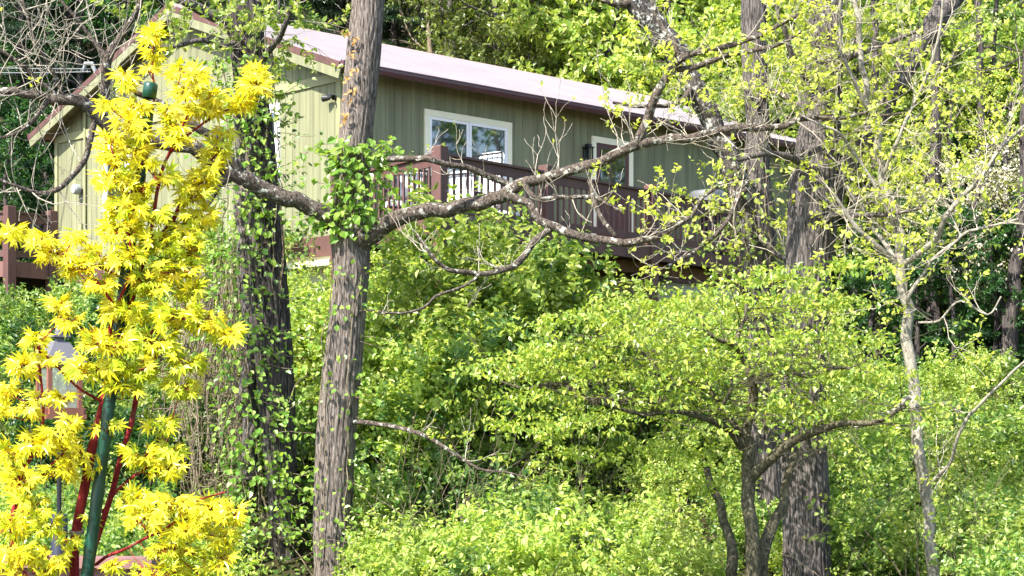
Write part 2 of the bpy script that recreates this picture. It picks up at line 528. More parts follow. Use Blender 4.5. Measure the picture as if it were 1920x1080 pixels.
side = siding(lambda s, d, z: H(s, -d, z), 0.0, LEN, 3.34, lambda s: zroof(0) - 0.09)
side.build('side_wall', M['siding'], house, HORG)
gab = siding(lambda s, d, z: H(-d, s, z), 0.0, WID / 2, 3.34, lambda s: zroof(s) - 0.09)
gab2 = siding(lambda s, d, z: H(-d, s, z), WID / 2, WID, 3.34, lambda s: zroof(s) - 0.09)
for q in (gab2,):
    for v, f, n in zip(q.v, q.f, q.n): gab.add(v, f.reshape(-1, 4))
gab.build('gable_wall', M['siding'], house, HORG)
bk = Buf()
bk.add([H(LEN, 0, 0), H(LEN, WID, 0), H(LEN, WID, zroof(WID) - .09), H(LEN, WID / 2, ZAPEX - .09), H(LEN, 0, zroof(0) - .09)], [[0, 1, 2, 3, 4]])
bk.add([H(0, WID, 0), H(LEN, WID, 0), H(LEN, WID, zroof(WID) - .09), H(0, WID, zroof(WID) - .09)], [[0, 1, 2, 3]])
bk.build('rear_wall', M['siding'], house, HORG)
# skirt boards and foundation
sk = Buf()
beam(sk, H(-0.012, -0.03, 3.165), H(-0.012, WID + 0.02, 3.165), 0.05, 0.345)
beam(sk, H(0.014, -0.012, 3.165), H(LEN, -0.012, 3.165), 0.05, 0.345)
sk.build('skirt_board', M['maroon'], house, HORG)
fo = Buf()
fo.add([H(0.03, 0.03, -2.5), H(0.03, WID, -2.5), H(0.03, WID, 3.0), H(0.03, 0.03, 3.0)], [[0, 1, 2, 3]])
fo.add([H(0.03, 0.03, -2.5), H(LEN, 0.03, -2.5), H(LEN, 0.03, 3.0), H(0.03, 0.03, 3.0)], [[0, 1, 2, 3]])
fo.build('foundation', M['concrete'], house, HORG)
ld = Buf()
beam(ld, H(-0.14, 0.0, 2.84), H(-0.14, 6.0, 2.84), 0.28, 0.1)
ld.build('foundation_ledge', M['cream'], house, HORG)
# trim band on the gable, corner boards
tb = Buf()
beam(tb, H(-0.014, 0.10, 6.075), H(-0.014, WID - 0.1, 6.075), 0.045, 0.16)
tb.build('trim_band', M['olive_trim'], house, HORG)
ct = Parts()
for (a, b) in ((0, 0), (0, WID)):
    obox(ct, H(-0.012, b + (0.045 if b == 0 else -0.045), 4.74), U, VV, Z3, 0.022, 0.057, 1.40)
    if b == 0:
        obox(ct, H(0.06, -0.010, 4.74), U, VV, Z3, 0.048, 0.022, 1.395)
ct.build('corner_board', M['olive_trim'], house, HORG)

# roof: ribbed metal on both slopes, over a boarded slab
def roof_slope(sgn):
    b = Buf()
    b0 = -OV if sgn > 0 else WID + OV
    bm = WID / 2
    xs, hs = [], []
    a = -OVR
    k = 0
    while a < LEN + OVR - 0.02:
        xs += [a, a + 0.012, a + 0.042, a + 0.054]; hs += [0, 0.045, 0.045, 0]
        a += 0.2286
    xs.append(LEN + OVR); hs.append(0)
    v = []
    for x, h in zip(xs, hs):
        v += [H(x, b0, ZEAVE + h + 0.004), H(x, bm, ZAPEX + h + 0.004)]
    n = len(xs)
    b.add(v, [[2 * i, 2 * i + 2, 2 * i + 3, 2 * i + 1] for i in range(n - 1)])
    return b
rb = roof_slope(1)
r2 = roof_slope(-1)
for v, f in zip(r2.v, r2.f): rb.add(v, f.reshape(-1, 4))
roof = rb.build('roof', M['roof'], house, HORG)
rc = Buf()
for s in (-1, 1):
    rc.add([H(-OVR - .02, WID / 2, ZAPEX + .05), H(LEN + OVR + .02, WID / 2, ZAPEX + .05), H(LEN + OVR + .02, WID / 2 + s * .17, ZAPEX + .03 - PITCH * .17), H(-OVR - .02, WID / 2 + s * .17, ZAPEX + .03 - PITCH * .17)], [[0, 1, 2, 3]])
rc.build('ridge_cap', M['ridge'], roof, HORG)
sf = Buf()
for s in (-1, 1):
    b0 = -OV + .02 if s > 0 else WID + OV - .02
    q = [H(-OVR + .03, b0, zroof(b0) - .01), H(LEN + OVR - .03, b0, zroof(b0) - .01), H(LEN + OVR - .03, WID / 2, ZAPEX - .01), H(-OVR + .03, WID / 2, ZAPEX - .01)]
    q2 = [p - Z3 * .07 for p in q]
    sf.add(q + q2, [[0, 1, 2, 3], [7, 6, 5, 4], [0, 4, 5, 1], [3, 2, 6, 7], [1, 5, 6, 2], [0, 3, 7, 4]])
sf.build('soffit', M['siding'], house, HORG)
ra = Parts(); rl = Parts()
for a in (-OVR, LEN + OVR):
    o = -0.02 if a < 0 else 0.02
    for s in (-1, 1):
        b0 = -OV - .005 if s > 0 else WID + OV + .005
        p0, p1 = H(a + o, b0, zroof(b0) - .045), H(a + o, WID / 2, ZAPEX - .045)
        beam(ra, p0, p1, .03, .115)
        beam(rl, p0 - Z3 * .15 - U * o * .4, p1 - Z3 * .15 - U * o * .4, .03, .16)
ra.build('rake_trim', M['maroon'], house, HORG)
rl.build('rake_board', M['siding'], house, HORG)
gu = Buf()
for b0, s in ((-OV - .07, 1), (WID + OV + .07, -1)):
    pr = [(-.05, .065), (.062, .065), (.062, .05), (.05, .045), (.048, 0.0), (.02, -.065), (-.05, -.065)]
    v = []
    for a in (-OVR - .02, LEN + OVR + .02):
        v += [H(a, b0 - s * x, ZEAVE - .045 + z) for x, z in pr]
    n = len(pr)
    gu.add(v, [[i, (i + 1) % n, n + (i + 1) % n, n + i] for i in range(n)])
    gu.add(v[:n], [list(range(n))]); gu.add(v[n:], [list(range(n))])
gu.build('gutter', M['gutter'], house, HORG)

# windows, door
def window(fn, s0, s1, z0, z1, halves=2, tw=0.115, fname='window', trim='cream'):
    """fn(s, out, z)"""
    e = unit(fn(1, 0, 0) - fn(0, 0, 0)); o = unit(fn(0, 1, 0) - fn(0, 0, 0))
    fr = Buf()
    sm, zm = (s0 + s1) / 2, (z0 + z1) / 2
    obox(fr, fn(sm, .02, z1 - tw / 2), e, o, Z3, (s1 - s0) / 2, .022, tw / 2)
    obox(fr, fn(sm, .022, z0 + tw / 2), e, o, Z3, (s1 - s0) / 2, .03, tw / 2)
    for s in (s0 + tw / 2, s1 - tw / 2):
        obox(fr, fn(s, .018, zm), e, o, Z3, tw / 2, .02, (z1 - z0) / 2 - tw - .001)
    w = fr.build(fname, M[trim], house, HORG)
    a0, a1, b0, b1 = s0 + tw, s1 - tw, z0 + tw, z1 - tw
    for k in range(halves):
        c0 = a0 + (a1 - a0) * k / halves + .003; c1 = a0 + (a1 - a0) * (k + 1) / halves - .003
        sb = Buf(); t = .055
        off = .012 + .006 * k
        obox(sb, fn((c0 + c1) / 2, off, b1 - t / 2), e, o, Z3, (c1 - c0) / 2, .015, t / 2)
        obox(sb, fn((c0 + c1) / 2, off, b0 + t / 2), e, o, Z3, (c1 - c0) / 2, .015, t / 2)
        obox(sb, fn(c0 + t / 2, off, (b0 + b1) / 2), e, o, Z3, t / 2, .015, (b1 - b0) / 2 - t - .001)
        obox(sb, fn(c1 - t / 2, off, (b0 + b1) / 2), e, o, Z3, t / 2, .015, (b1 - b0) / 2 - t - .001)
        sb.build('sash', M['white'], w, HORG)
        pb = Buf()
        pb.add([fn(c0 + t, .008, b0 + t), fn(c1 - t, .008, b0 + t), fn(c1 - t, .008, b1 - t), fn(c0 + t, .008, b1 - t)], [[0, 1, 2, 3]])
        pb.build('pane', M['glass'], w, HORG)
    return w
fr_side = lambda s, o, z: H(s, -o, z)
fr_gab = lambda s, o, z: H(-o, s, z)
window(fr_side, 1.90, 4.09, 4.55, 5.75)
window(fr_gab, 1.74, 2.75, 4.35, 5.85, 1, 0.10, 'window', 'white')
window(fr_gab, 6.75, 7.75, 4.4, 5.8, 1, 0.10, 'window', 'white')
# entrance door
dt = Buf()
obox(dt, H(6.905, -.02, 5.70), U, VV, Z3, .605, .022, .06)
for s in (6.36, 7.45):
    obox(dt, H(s, -.018, 4.49), U, VV, Z3, .06, .02, 1.148)
door = dt.build('door', M['cream'], house, HORG)
dl = Buf()
obox(dl, H(6.905, -.006, 4.49), U, VV, Z3, .483, .02, 1.145)
for z in (3.85, 4.25):
    for s in (6.68, 7.13):
        obox(dl, H(s, -.03, z), U, VV, Z3, .16, .006, .15)
dl.build('door_leaf', M['maroon'], door, HORG)
dg = Buf()
obox(dg, H(6.905, -.03, 5.12), U, VV, Z3, .36, .008, .42)
dg.build('glass', M['glass'], door, HORG)
# porch lantern beside the door
ln = Buf()
lc = H(6.12, -.10, 5.35)
for k in range(4):
    an = k * math.pi / 2
    obox(ln, lc + U * .06 * (1 if k % 2 else -1) + VV * .06 * (1 if k // 2 else -1), U, VV, Z3, .010, .010, .14)
obox(ln, lc + Z3 * .15, U, VV, Z3, .085, .085, .012)
obox(ln, lc + Z3 * .19, U, VV, Z3, .05, .05, .027)
obox(ln, lc - Z3 * .15, U, VV, Z3, .075, .075, .012)
obox(ln, H(6.12, -.012, 5.4), U, VV, Z3, .05, .012, .09)
obox(ln, H(6.12, -.06, 5.51), U, VV, Z3, .012, .05, .012)
ln.build('wall_lantern', M['black'], house, HORG)
# twin floodlight on the gable near the corner
fl = Buf()
fp = H(-.03, .13, 5.72)
tube(fl, [fp + U * .03, fp - U * .05], .045, 10)
for dd, ss in ((VV * .17 - U * .06, .05), (-VV * .02 - U * .10 + Z3 * .01, .035)):
    q = fp - U * .04
    tube(fl, [q, q + dd * .5], .016, 6)
    e = unit(dd)
    tube(fl, [q + dd * .4, q + dd * .45, q + dd * .8, q + dd * 1.2, q + dd * 1.22], [.01, ss * .7, ss, ss * 1.25, .005], 12)
fl.build('floodlight', M['black'], house, HORG)
# electric meter, conduit and mast
em = Buf()
mp_ = H(-.03, 8.62, 4.93)
tube(em, [mp_ - U * .04, mp_ - U * .13, mp_ - U * .17, mp_ - U * .175], [.105, .105, .085, .01], 18)
em.build('electric_meter', M['grey'], house, HORG)
cd = Buf()
tube(cd, [H(-.04, 8.42, 3.3), H(-.04, 8.42, zroof(8.42) - .12)], .03, 10)
obox(cd, H(-.06, 8.5, 4.0), U, VV, Z3, .05, .05, .2)
cd.build('conduit', M['olive_trim'], house, HORG)
ms = Buf()
tube(ms, [H(.1, 8.25, zroof(8.25)), H(.1, 8.25, zroof(8.25) + .55)], .035, 10)
tube(ms, [H(.1, 8.25, zroof(8.25) + .5), H(.05, 8.28, zroof(8.25) + .66), H(-.05, 8.38, zroof(8.25) + .66), H(-.09, 8.42, zroof(8.25) + .5)], [.038, .045, .045, .02], 10)
ms.build('service_mast', M['grey'], house, HORG)
cb = Buf()
wp = H(.05, 8.35, zroof(8.25) + .5)
for k, dz in enumerate((0, .12)):
    q = np.array([-24.0, 30.0, 8.6 + dz * 3])
    t = np.linspace(0, 1, 30)[:, None]
    path = wp * (1 - t) + q * t - Z3 * (0.8 * 4 * t * (1 - t)) + Z3 * dz * .5
    tube(cb, path, .011, 5)
cbo = cb.build('power_cable', M['cable'], None, wp)
tag(cbo, 'thin grey power cables running from the roof mast off to the left', 'cable')

# ------------------------------------------------------------------ deck with railing
PL = np.array([-3.02, 30.85, 0.0]); PC = np.array([-1.13, 28.0, 0.0]); PE = np.array([4.55, 35.0, 0.0])
ZF, ZR = 3.30, 4.26
deck = thing('deck', (0.0, 31.0, 3.3), 'maroon wooden deck with baluster railing raised along the side of the house', 'deck')
DORG = np.array([0.0, 31.0, 3.3])
fb = Buf()
WA, WB = H(0.0, -.06, 0), H(8.3, -.06, 0)
top = [p + Z3 * ZF for p in (PL, PC, PE, WB, WA)]
low = [p - Z3 * .04 for p in top]
fb.add(top + low, [[5, 6, 7, 8, 9]]); fb.add(top, [[0, 1, 2, 3, 4]])
fb.build('deck_floor', M['deckboard'], deck, DORG)
def on(P, Q, t): return P + (Q - P) * t
fa = Buf()
nPC = unit(np.cross(PC - PL, Z3)); nPE = unit(np.cross(PE - PC, Z3))
for P, Q, nn in ((PL, PC, nPC), (PC, PE, nPE)):
    beam(fa, P + nn * .03 + Z3 * (ZF - .14), Q + nn * .03 + Z3 * (ZF - .14), .045, .27)
fa.build('fascia', M['maroon'], deck, DORG)
jb = Buf()
for t in np.linspace(.08, .92, 9):
    beam(jb, on(PC, PE, t) + Z3 * (ZF - .16), on(WA, WB, t) + Z3 * (ZF - .16), .05, .2)
beam(jb, on(PC, WA, .2) + Z3 * (ZF - .36), on(PE, WB, .2) + Z3 * (ZF - .36), .12, .2)
jb.build('joists', M['deckboard'], deck, DORG)
trs = Buf(); brs = Buf()
for P, Q, nn in ((PL, PC, nPC), (PC, PE, nPE)):
    beam(trs, P + Z3 * (ZR - .085), Q + Z3 * (ZR - .085), .045, .15)
    beam(trs, P + Z3 * (ZR + .014), Q + Z3 * (ZR + .014), .14, .04)
    beam(brs, P + Z3 * (ZF + .13), Q + Z3 * (ZF + .13), .045, .11)
trs.build('top_rail', M['maroon'], deck, DORG)
brs.build('bottom_rail', M['maroon'], deck, DORG)
post_me = None
dE = unit(PE - PC)
posts = [PL + (PC - PL) * .01, PC, on(PC, PE, .30), on(PC, PE, .645), PE]
for i, p in enumerate(posts):
    b = Buf()
    gz = float(hgt(p[0], p[1])) - .3
    zt = 4.40
    cbox(b, p + Z3 * ((zt + gz) / 2), dE, nPE, Z3, .10, .10, (zt - gz) / 2, .012)
    b.build('post', M['maroon'], deck, DORG)
bal = None
for P, Q in ((posts[0], PC), (PC, posts[2]), (posts[2], posts[3]), (posts[3], PE)):
    L = np.linalg.norm(Q - P)
    n = int(L / .16)
    for k in range(1, n):
        q = on(P, Q, k / n)
        if bal is None:
            bb = Buf()
            obox(bb, (0, 0, 0), dE, nPE, Z3, .0155, .0155, .36)
            bal = bb.build('baluster', M['maroon'], deck); o = bal
        else:
            o = bal.copy(); COL.objects.link(o); o.parent = deck
        o.location = tuple(q + Z3 * (ZF + .535) - DORG)

# a second, lower stretch of railing beyond the far left corner of the house
sd = thing('side_porch', (-9.9, 34.6, 3.2), 'maroon porch railing at the far left corner of the house', 'railing')
SORG = np.array([-9.9, 34.6, 3.2])
S1 = np.array([at(18, 390, 34.5)[0], 34.5, 0]); S2 = np.array([at(97, 390, 35.3)[0], 35.3, 0]); S0 = np.array([-13.5, 36.6, 0])
b = Buf(); rbb = Buf(); bl = Buf(); dk = Buf()
for P, Q in ((S0, S1), (S1, S2)):
    beam(rbb, P + Z3 * 4.06, Q + Z3 * 4.06, .05, .15); beam(rbb, P + Z3 * 4.15, Q + Z3 * 4.15, .14, .035)
    beam(rbb, P + Z3 * 3.35, Q + Z3 * 3.35, .05, .12)
    beam(dk, P + Z3 * 3.05, Q + Z3 * 3.05, .06, .3)
    n = int(np.linalg.norm(Q - P) / .15)
    for k in range(1, n):
        obox(bl, on(P, Q, k / n) + Z3 * 3.7, U, VV, Z3, .019, .019, .35)
dk.add([p + Z3 * 3.19 for p in (S0, S1, S2, H(0.2, WID + .02, 0), H(3, WID + .02, 0), S0 + np.array([3, 5, 0]))], [[0, 1, 2, 3, 4, 5]])
for p in (S0, S1, S2):
    gz = float(hgt(p[0], p[1])) - .3
    pb = Buf(); cbox(pb, p + Z3 * ((4.26 + gz) / 2), U, VV, Z3, .095, .095, (4.26 - gz) / 2, .012)
    pb.build('post', M['maroon'], sd, SORG)
rbb.build('rail', M['maroon'], sd, SORG); bl.build('balusters', M['maroon'], sd, SORG); dk.build('porch_floor', M['deckboard'], sd, SORG)

# ------------------------------------------------------------------ furniture on the deck
def cushion(b, c, ax, ay, az, hx, hy, hz):
    n, m = 10, 8
    th = np.linspace(-math.pi, math.pi, n * 2, endpoint=False); ph = np.linspace(-math.pi / 2, math.pi / 2, m)
    e = .35
    sp = lambda v: np.sign(v) * np.abs(v) ** e
    T, P = np.meshgrid(th, ph)
    x = sp(np.cos(P)) * sp(np.cos(T)) * hx; y = sp(np.cos(P)) * sp(np.sin(T)) * hy; z = sp(np.sin(P)) * hz
    v = np.asarray(c) + x[..., None] * ax + y[..., None] * ay + z[..., None] * az
    N = n * 2
    i = np.arange(m - 1)[:, None] * N; j = np.arange(N)[None]
    b.add(v.reshape(-1, 3), np.stack([i + j, i + (j + 1) % N, i + N + (j + 1) % N, i + N + j], -1).reshape(-1, 4))

def chair(px, Y, rz, label, hb=.95):
    p = at(px, 0, Y); p[2] = ZF
    t = thing('patio_chair', tuple(p), label, 'chair', 'cushioned chairs on the deck')
    t.rotation_euler = (0, 0, rz)
    X_, Y_ = np.array([1., 0, 0]), np.array([0, 1., 0])
    fr = Buf()
    for sx in (-.33, .33):
        for sy in (-.3, .3):
            lg = Buf()
            tube(lg, [(sx, sy, 0), (sx, sy, .6 if sy < 0 else hb)], .018, 8)
            lg.build('leg', M['black'], t)
        tube(fr, [(sx, -.34, .6), (sx, .34, .62)], .022, 8)
        tube(fr, [(sx, -.3, .33), (sx, .3, .33)], .016, 6)
    for z in (.33, hb):
        tube(fr, [(-.33, .3, z), (.33, .3, z)], .018, 8)
    for x in np.linspace(-.22, .22, 5):
        tube(fr, [(x, .3, .33), (x, .3, hb)], .009, 6)
    tube(fr, [(-.33, -.3, .33), (.33, -.3, .33)], .018, 8)
    fr.build('frame', M['black'], t)
    cs = Buf(); cushion(cs, (0, -.02, .40), X_, Y_, Z3, .3, .3, .075); cs.build('seat', M['cushion'], t, smooth=True)
    cs = Buf(); cushion(cs, (0, .22, .48 + (hb - .42) / 2), X_, unit(np.array([0, 1, .12])), unit(np.array([0, -.12, 1])), .29, .07, (hb - .42) / 2); cs.build('backrest', M['cushion'], t, smooth=True)
    return t
chair(757, 29.9, R(200), 'white cushioned black chair behind the short end of the deck railing')
chair(880, 30.3, R(150), 'white cushioned black chair just right of the deck corner post')
chair(935, 31.4, R(140), 'tall white cushioned chair whose back rises above the deck rail under the window', 1.45)
gp = at(1352, 0, 35.8); gp[2] = ZF
gr = thing('barbecue_grill', tuple(gp), 'barbecue grill under a dark cover at the far end of the deck', 'grill')
g1 = Buf(); cushion(g1, gp + Z3 * .72 + U * .15, U, VV, Z3, .52, .3, .62); g1.build('cover', M['navy'], gr, gp, True)
g2 = Buf(); cushion(g2, gp + Z3 * 1.18 - U * .42, U, VV, Z3, .28, .3, .22); g2.build('hood', M['steel'], gr, gp, True)
g3 = Buf()
for a in (-.55, .5):
    for b_ in (-.22, .22):
        obox(g3, gp + U * a + VV * b_ + Z3 * .45, U, VV, Z3, .02, .02, .45)
obox(g3, gp - U * .42 + Z3 * .93, U, VV, Z3, .3, .28, .05)
g3.build('cart', M['black'], gr, gp)

# ------------------------------------------------------------------ big trees between the camera and the house
def base_of(px, Y):
    p = at(px, 0, Y); p[2] = float(hgt(p[0], p[1])); return p

def twigs_on(b, tips, sp, n, g, L=(0.5, 1.0), lvl=1, r=.008, trop=.1, t0=.1, t1=1.0, updir=0.6, **kw):
    m = len(sp)
    for _ in range(n):
        i = int(g.uniform(t0, t1) * (m - 1))
        d = unit(g.normal(0, 1, 3) + np.array([0, 0, updir]))
        grow(b, tips, sp[i, :3], d, g.uniform(*L), min(r, sp[i, 3] * .7), lvl, g, trop=trop, **kw)

# --- shaggy-barked forked tree in front of the house corner
g = np.random.default_rng(3)
B1 = base_of(624, 23.0)
t1 = thing('hickory_tree', tuple(B1), 'grey shaggy-barked forked tree in front of the house corner', 'tree')
b = Buf()
Y1 = 23.0
limb(b, [(626, 1180, 44, Y1), (625, 1080, 37, Y1), (624, 990, 36, Y1), (629, 850, 36, Y1), (637, 740, 36, Y1), (647, 640, 35, Y1), (655, 560, 33, Y1), (658, 490, 35, Y1), (656, 440, 37, Y1), (657, 400, 33, Y1), (662, 320, 31, Y1), (670, 220, 31, Y1), (681, 110, 32, Y1), (690, 10, 31, Y1), (698, -120, 29, Y1), (705, -400, 24, Y1)], 110, .032, .03, seed=1, kfur=26)
b.build('trunk', M['bark_grey'], t1, B1, True)
b = Parts(); tw = Buf(); tips = []
lm = limb(b, [(652, 480, 24, Y1), (640, 440, 22, 22.9), (612, 400, 17, 22.8), (575, 383, 16, 22.7), (530, 366, 15.5, 22.6), (485, 349, 15, 22.5), (445, 332, 15, 22.4), (415, 308, 15, 22.3), (375, 285, 14, 22.2), (320, 268, 13, 22.1), (265, 262, 13, 22), (215, 246, 13, 21.9), (180, 212, 13, 21.8), (145, 192, 12, 21.7), (95, 185, 10, 21.6), (45, 176, 8.5, 21.5), (-30, 172, 7, 21.4)], 22, .05, .05, seed=2)
l2 = limb(b, [(440, 330, 10, 22.4), (410, 345, 9, 22.3), (385, 385, 7, 22.1), (350, 415, 5, 22)], 10, .04, .08, seed=4)
l3 = limb(b, [(465, 340, 11, 22.45), (440, 300, 10, 22.3), (400, 255, 9, 22.2), (365, 232, 8, 22.1), (300, 195, 7, 22), (250, 170, 5, 21.9)], 12, .04, .08, seed=5)
l4 = limb(b, [(192, 215, 10, 21.8), (193, 165, 9, 21.8), (200, 112, 9, 21.7), (222, 75, 8, 21.7), (245, 42, 6.5, 21.6), (265, 5, 5.5, 21.5), (275, -60, 4, 21.5)], 12, .04, .08, seed=6)
l5 = limb(b, [(178, 225, 6, 21.8), (168, 262, 6, 21.7), (158, 300, 5.5, 21.7), (135, 330, 5.5, 21.6), (108, 355, 5, 21.5), (70, 362, 4, 21.5), (20, 345, 3, 21.4), (-20, 330, 2, 21.4)], 9, .04, .08, .01, seed=7)
l6 = limb(b, [(120, 190, 5, 21.65), (75, 150, 4.5, 21.6), (30, 115, 4, 21.5), (-20, 80, 3, 21.4)], 8, .03, .08, .01, seed=8)
l7 = limb(b, [(200, 112, 5, 21.7), (165, 60, 4, 21.7), (130, 20, 3.5, 21.6), (95, -30, 3, 21.6)], 8, .03, .08, .01, seed=9)
l8 = limb(b, [(120, 190, 4.5, 21.65), (105, 150, 4, 21.6), (85, 110, 3, 21.5), (60, 60, 2.5, 21.4), (40, -10, 2, 21.4)], 8, .03, .08, .01, seed=19)
l9 = limb(b, [(90, 190, 5, 21.6), (60, 230, 4, 21.5), (30, 250, 3.5, 21.4), (-20, 265, 3, 21.4)], 8, .03, .08, .01, seed=20)
# right-hand limb
rm = limb(b, [(650, 480, 26, Y1), (680, 447, 22, 22.9), (715, 424, 17, 22.8), (760, 405, 14.5, 22.7), (810, 398, 13, 22.6), (860, 392, 12.5, 22.5), (905, 378, 13.5, 22.4), (945, 358, 13, 22.3), (990, 343, 10, 22.2), (1040, 333, 9.5, 22.1), (1090, 317, 9.5, 22), (1140, 296, 9.5, 21.9), (1185, 276, 9, 21.8), (1230, 264, 8, 21.8), (1290, 256, 7.5, 21.7), (1350, 246, 8, 21.6), (1405, 241, 7, 21.6), (1460, 235, 5.5, 21.6), (1530, 221, 4.5, 21.6), (1620, 216, 3, 21.5), (1720, 218, 2, 21.5)], 20, .06, .05, seed=10)
u1 = limb(b, [(1188, 276, 9, 21.8), (1208, 232, 8.5, 21.8), (1230, 172, 8, 21.7), (1262, 130, 8, 21.7), (1275, 112, 8, 21.6), (1310, 98, 6, 21.6), (1360, 88, 5.5, 21.5), (1410, 75, 5, 21.5), (1460, 50, 4.5, 21.4), (1510, 20, 4, 21.4), (1560, -30, 3, 21.4)], 12, .05, .06, seed=11)
u2 = limb(b, [(1272, 115, 6.5, 21.65), (1262, 85, 6, 21.7), (1245, 55, 5, 21.8), (1232, 15, 4, 21.8), (1225, -40, 3, 21.8)], 10, .04, .06, seed=12)
u3 = limb(b, [(1262, 132, 6, 21.7), (1310, 122, 6, 21.6), (1380, 100, 5, 21.5), (1450, 85, 4, 21.3), (1500, 60, 3, 21.2)], 10, .04, .06, seed=13)
w1 = limb(b, [(940, 362, 9, 22.3), (985, 378, 8, 22.2), (1015, 410, 8, 22.1), (1060, 432, 8, 22), (1110, 444, 8, 21.9), (1170, 452, 7.5, 21.8), (1230, 447, 6, 21.7), (1270, 425, 5, 21.6), (1300, 395, 4, 21.6), (1340, 350, 3, 21.5)], 12, .05, .06, seed=14)
w2 = limb(b, [(1035, 425, 6.5, 22.1), (1005, 448, 6.5, 22), (980, 480, 6, 21.9), (940, 502, 5.5, 21.8), (900, 512, 5, 21.7), (850, 503, 4.5, 21.6), (810, 480, 3.5, 21.5), (780, 440, 2.5, 21.5)], 10, .04, .06, seed=15)
w3 = limb(b, [(900, 512, 3, 21.7), (850, 540, 2.8, 21.6), (800, 575, 2.6, 21.5), (745, 594, 2.4, 21.4), (690, 585, 2, 21.3)], 7, .0, .08, seed=16)
w4 = limb(b, [(960, 352, 6.5, 22.3), (900, 325, 6, 22.2), (850, 312, 5.5, 22.1), (800, 296, 6, 22), (730, 292, 6, 22)], 10, .04, .08, seed=17)
w5 = limb(b, [(985, 345, 5, 22.2), (1000, 370, 5, 22.1), (1060, 368, 4.5, 22), (1120, 375, 4, 21.9), (1165, 395, 3, 21.8)], 8, .04, .08, seed=18)
d1 = limb(b, [(635, 795, 5.5, Y1), (690, 792, 5, 22.8), (740, 802, 4.5, 22.6), (800, 820, 4, 22.4), (850, 848, 3.5, 22.3), (910, 880, 2.5, 22.2), (985, 895, 1.5, 22.1)], 8, .04, .08, .012, seed=21)
c1 = limb(b, [(1105, 338, 5, 22), (1110, 375, 5, 21.9), (1125, 410, 4.5, 21.8), (1150, 440, 4, 21.8)], 8, .03, .08, seed=22)
b.build('limb', M['bark_limb'], t1, B1, True)
kw = dict(nch=(2, 4), ang=.75, wander=.35, rmin=.0028)
for sp, n, L in ((lm, 16, (.4, .9)), (l2, 3, (.3, .6)), (l3, 6, (.4, .8)), (l4, 8, (.5, 1.0)), (l5, 9, (.35, .8)), (l6, 8, (.5, 1.)), (l7, 8, (.5, 1.)), (l8, 7, (.5, .9)), (l9, 7, (.4, .8))):
    twigs_on(tw, tips, sp, int(n * 1.0), g, (L[0] * 1.3, L[1] * 1.5), 1, .0085, .08, .5 if sp is lm else .15, **kw)
tips2 = []
for sp, n, L, t0 in ((rm, 24, (.5, 1.1), .28), (u1, 8, (.4, .8), .3), (u2, 4, (.4, .7), .2), (u3, 5, (.4, .7), .3), (w1, 9, (.4, .8), .2), (w2, 9, (.3, .7), .2), (w3, 3, (.2, .4), .2), (w4, 4, (.3, .5), .2), (w5, 6, (.3, .6), .2), (d1, 3, (.3, .5), .4)):
    twigs_on(tw, tips2, sp, int(n * 1.4), g, L, 1, .007, .12, t0, **kw)
tw.build('twigs', M['twig_pale'], t1, B1)['kind'] = 'stuff'
b = Buf()
tufts(b, tips, g, .05, 4, .04, .06, mid=False)
tips2 = clear_of(tips2, 1230, 1520, 190, 300, g)
right = [t for t in tips2 if t[0][0] > 1.0]
tufts(b, right, g, .065, 7, .7, .14)
tufts(b, [t for t in tips2 if t[0][0] <= 1.0], g, .05, 3, .18, .05, mid=False)
b.build('crown', M['l_gold'], t1, B1)

# --- dark trunk behind the yellow maple
B2 = base_of(540, 24.2)
t2 = thing('tulip_tree', tuple(B2), 'dark leaning trunk wrapped in creeper between the maple and the house', 'tree')
b = Buf(); Y2 = 24.2
limb(b, [(548, 1200, 30, Y2), (541, 1080, 26, Y2), (532, 950, 28, Y2), (524, 820, 31, Y2), (516, 700, 33, Y2), (505, 580, 36, Y2), (497, 480, 37, Y2), (490, 380, 34, Y2), (484, 290, 31, Y2), (474, 190, 29, Y2), (466, 100, 30, Y2), (462, 10, 32, Y2), (458, -120, 28, Y2), (450, -400, 22, Y2)], 90, .05, .04, seed=31, kfur=24)
b.build('trunk', M['bark_dark'], t2, B2, True)
b = Parts()
limb(b, [(470, 900, 15, Y2 + .3), (468, 760, 16, Y2 + .3), (470, 640, 17, Y2 + .3), (465, 520, 17, Y2 + .3), (458, 400, 16, Y2 + .3), (455, 280, 14, Y2 + .4), (452, 150, 12, Y2 + .4), (450, 0, 10, Y2 + .4)], 30, .06, .06, seed=32)
limb(b, [(462, 80, 18, Y2), (430, 45, 14, Y2 - .1), (390, 22, 11, Y2 - .2), (340, 0, 9, Y2 - .3), (290, -40, 8, Y2 - .3)], 14, .05, .06, seed=33)
bl1 = limb(b, [(462, 70, 8, Y2), (420, 85, 6, Y2 - .3), (370, 78, 5, Y2 - .5), (310, 90, 4, Y2 - .6), (250, 80, 3, Y2 - .7)], 8, .03, .08, .015, seed=34)
bl2 = limb(b, [(475, 140, 7, Y2), (510, 90, 6, Y2 - .5), (540, 40, 5, Y2 - .9), (560, -30, 4, Y2 - 1)], 8, .03, .08, .015, seed=35)
b.build('limb', M['bark_oak'], t2, B2, True)
tw = Buf(); tips = []
twigs_on(tw, tips, bl1, 16, g, (.4, .9), 1, .007, .08, .1, **kw)
twigs_on(tw, tips, bl2, 16, g, (.4, .8), 1, .007, .0, .1, **kw)
tw.build('twigs', M['twig_pale'], t2, B2)['kind'] = 'stuff'
b = Buf(); tufts(b, tips, g, .085, 8, .9, .2); b.build('crown', M['l_yellow'], t2, B2)

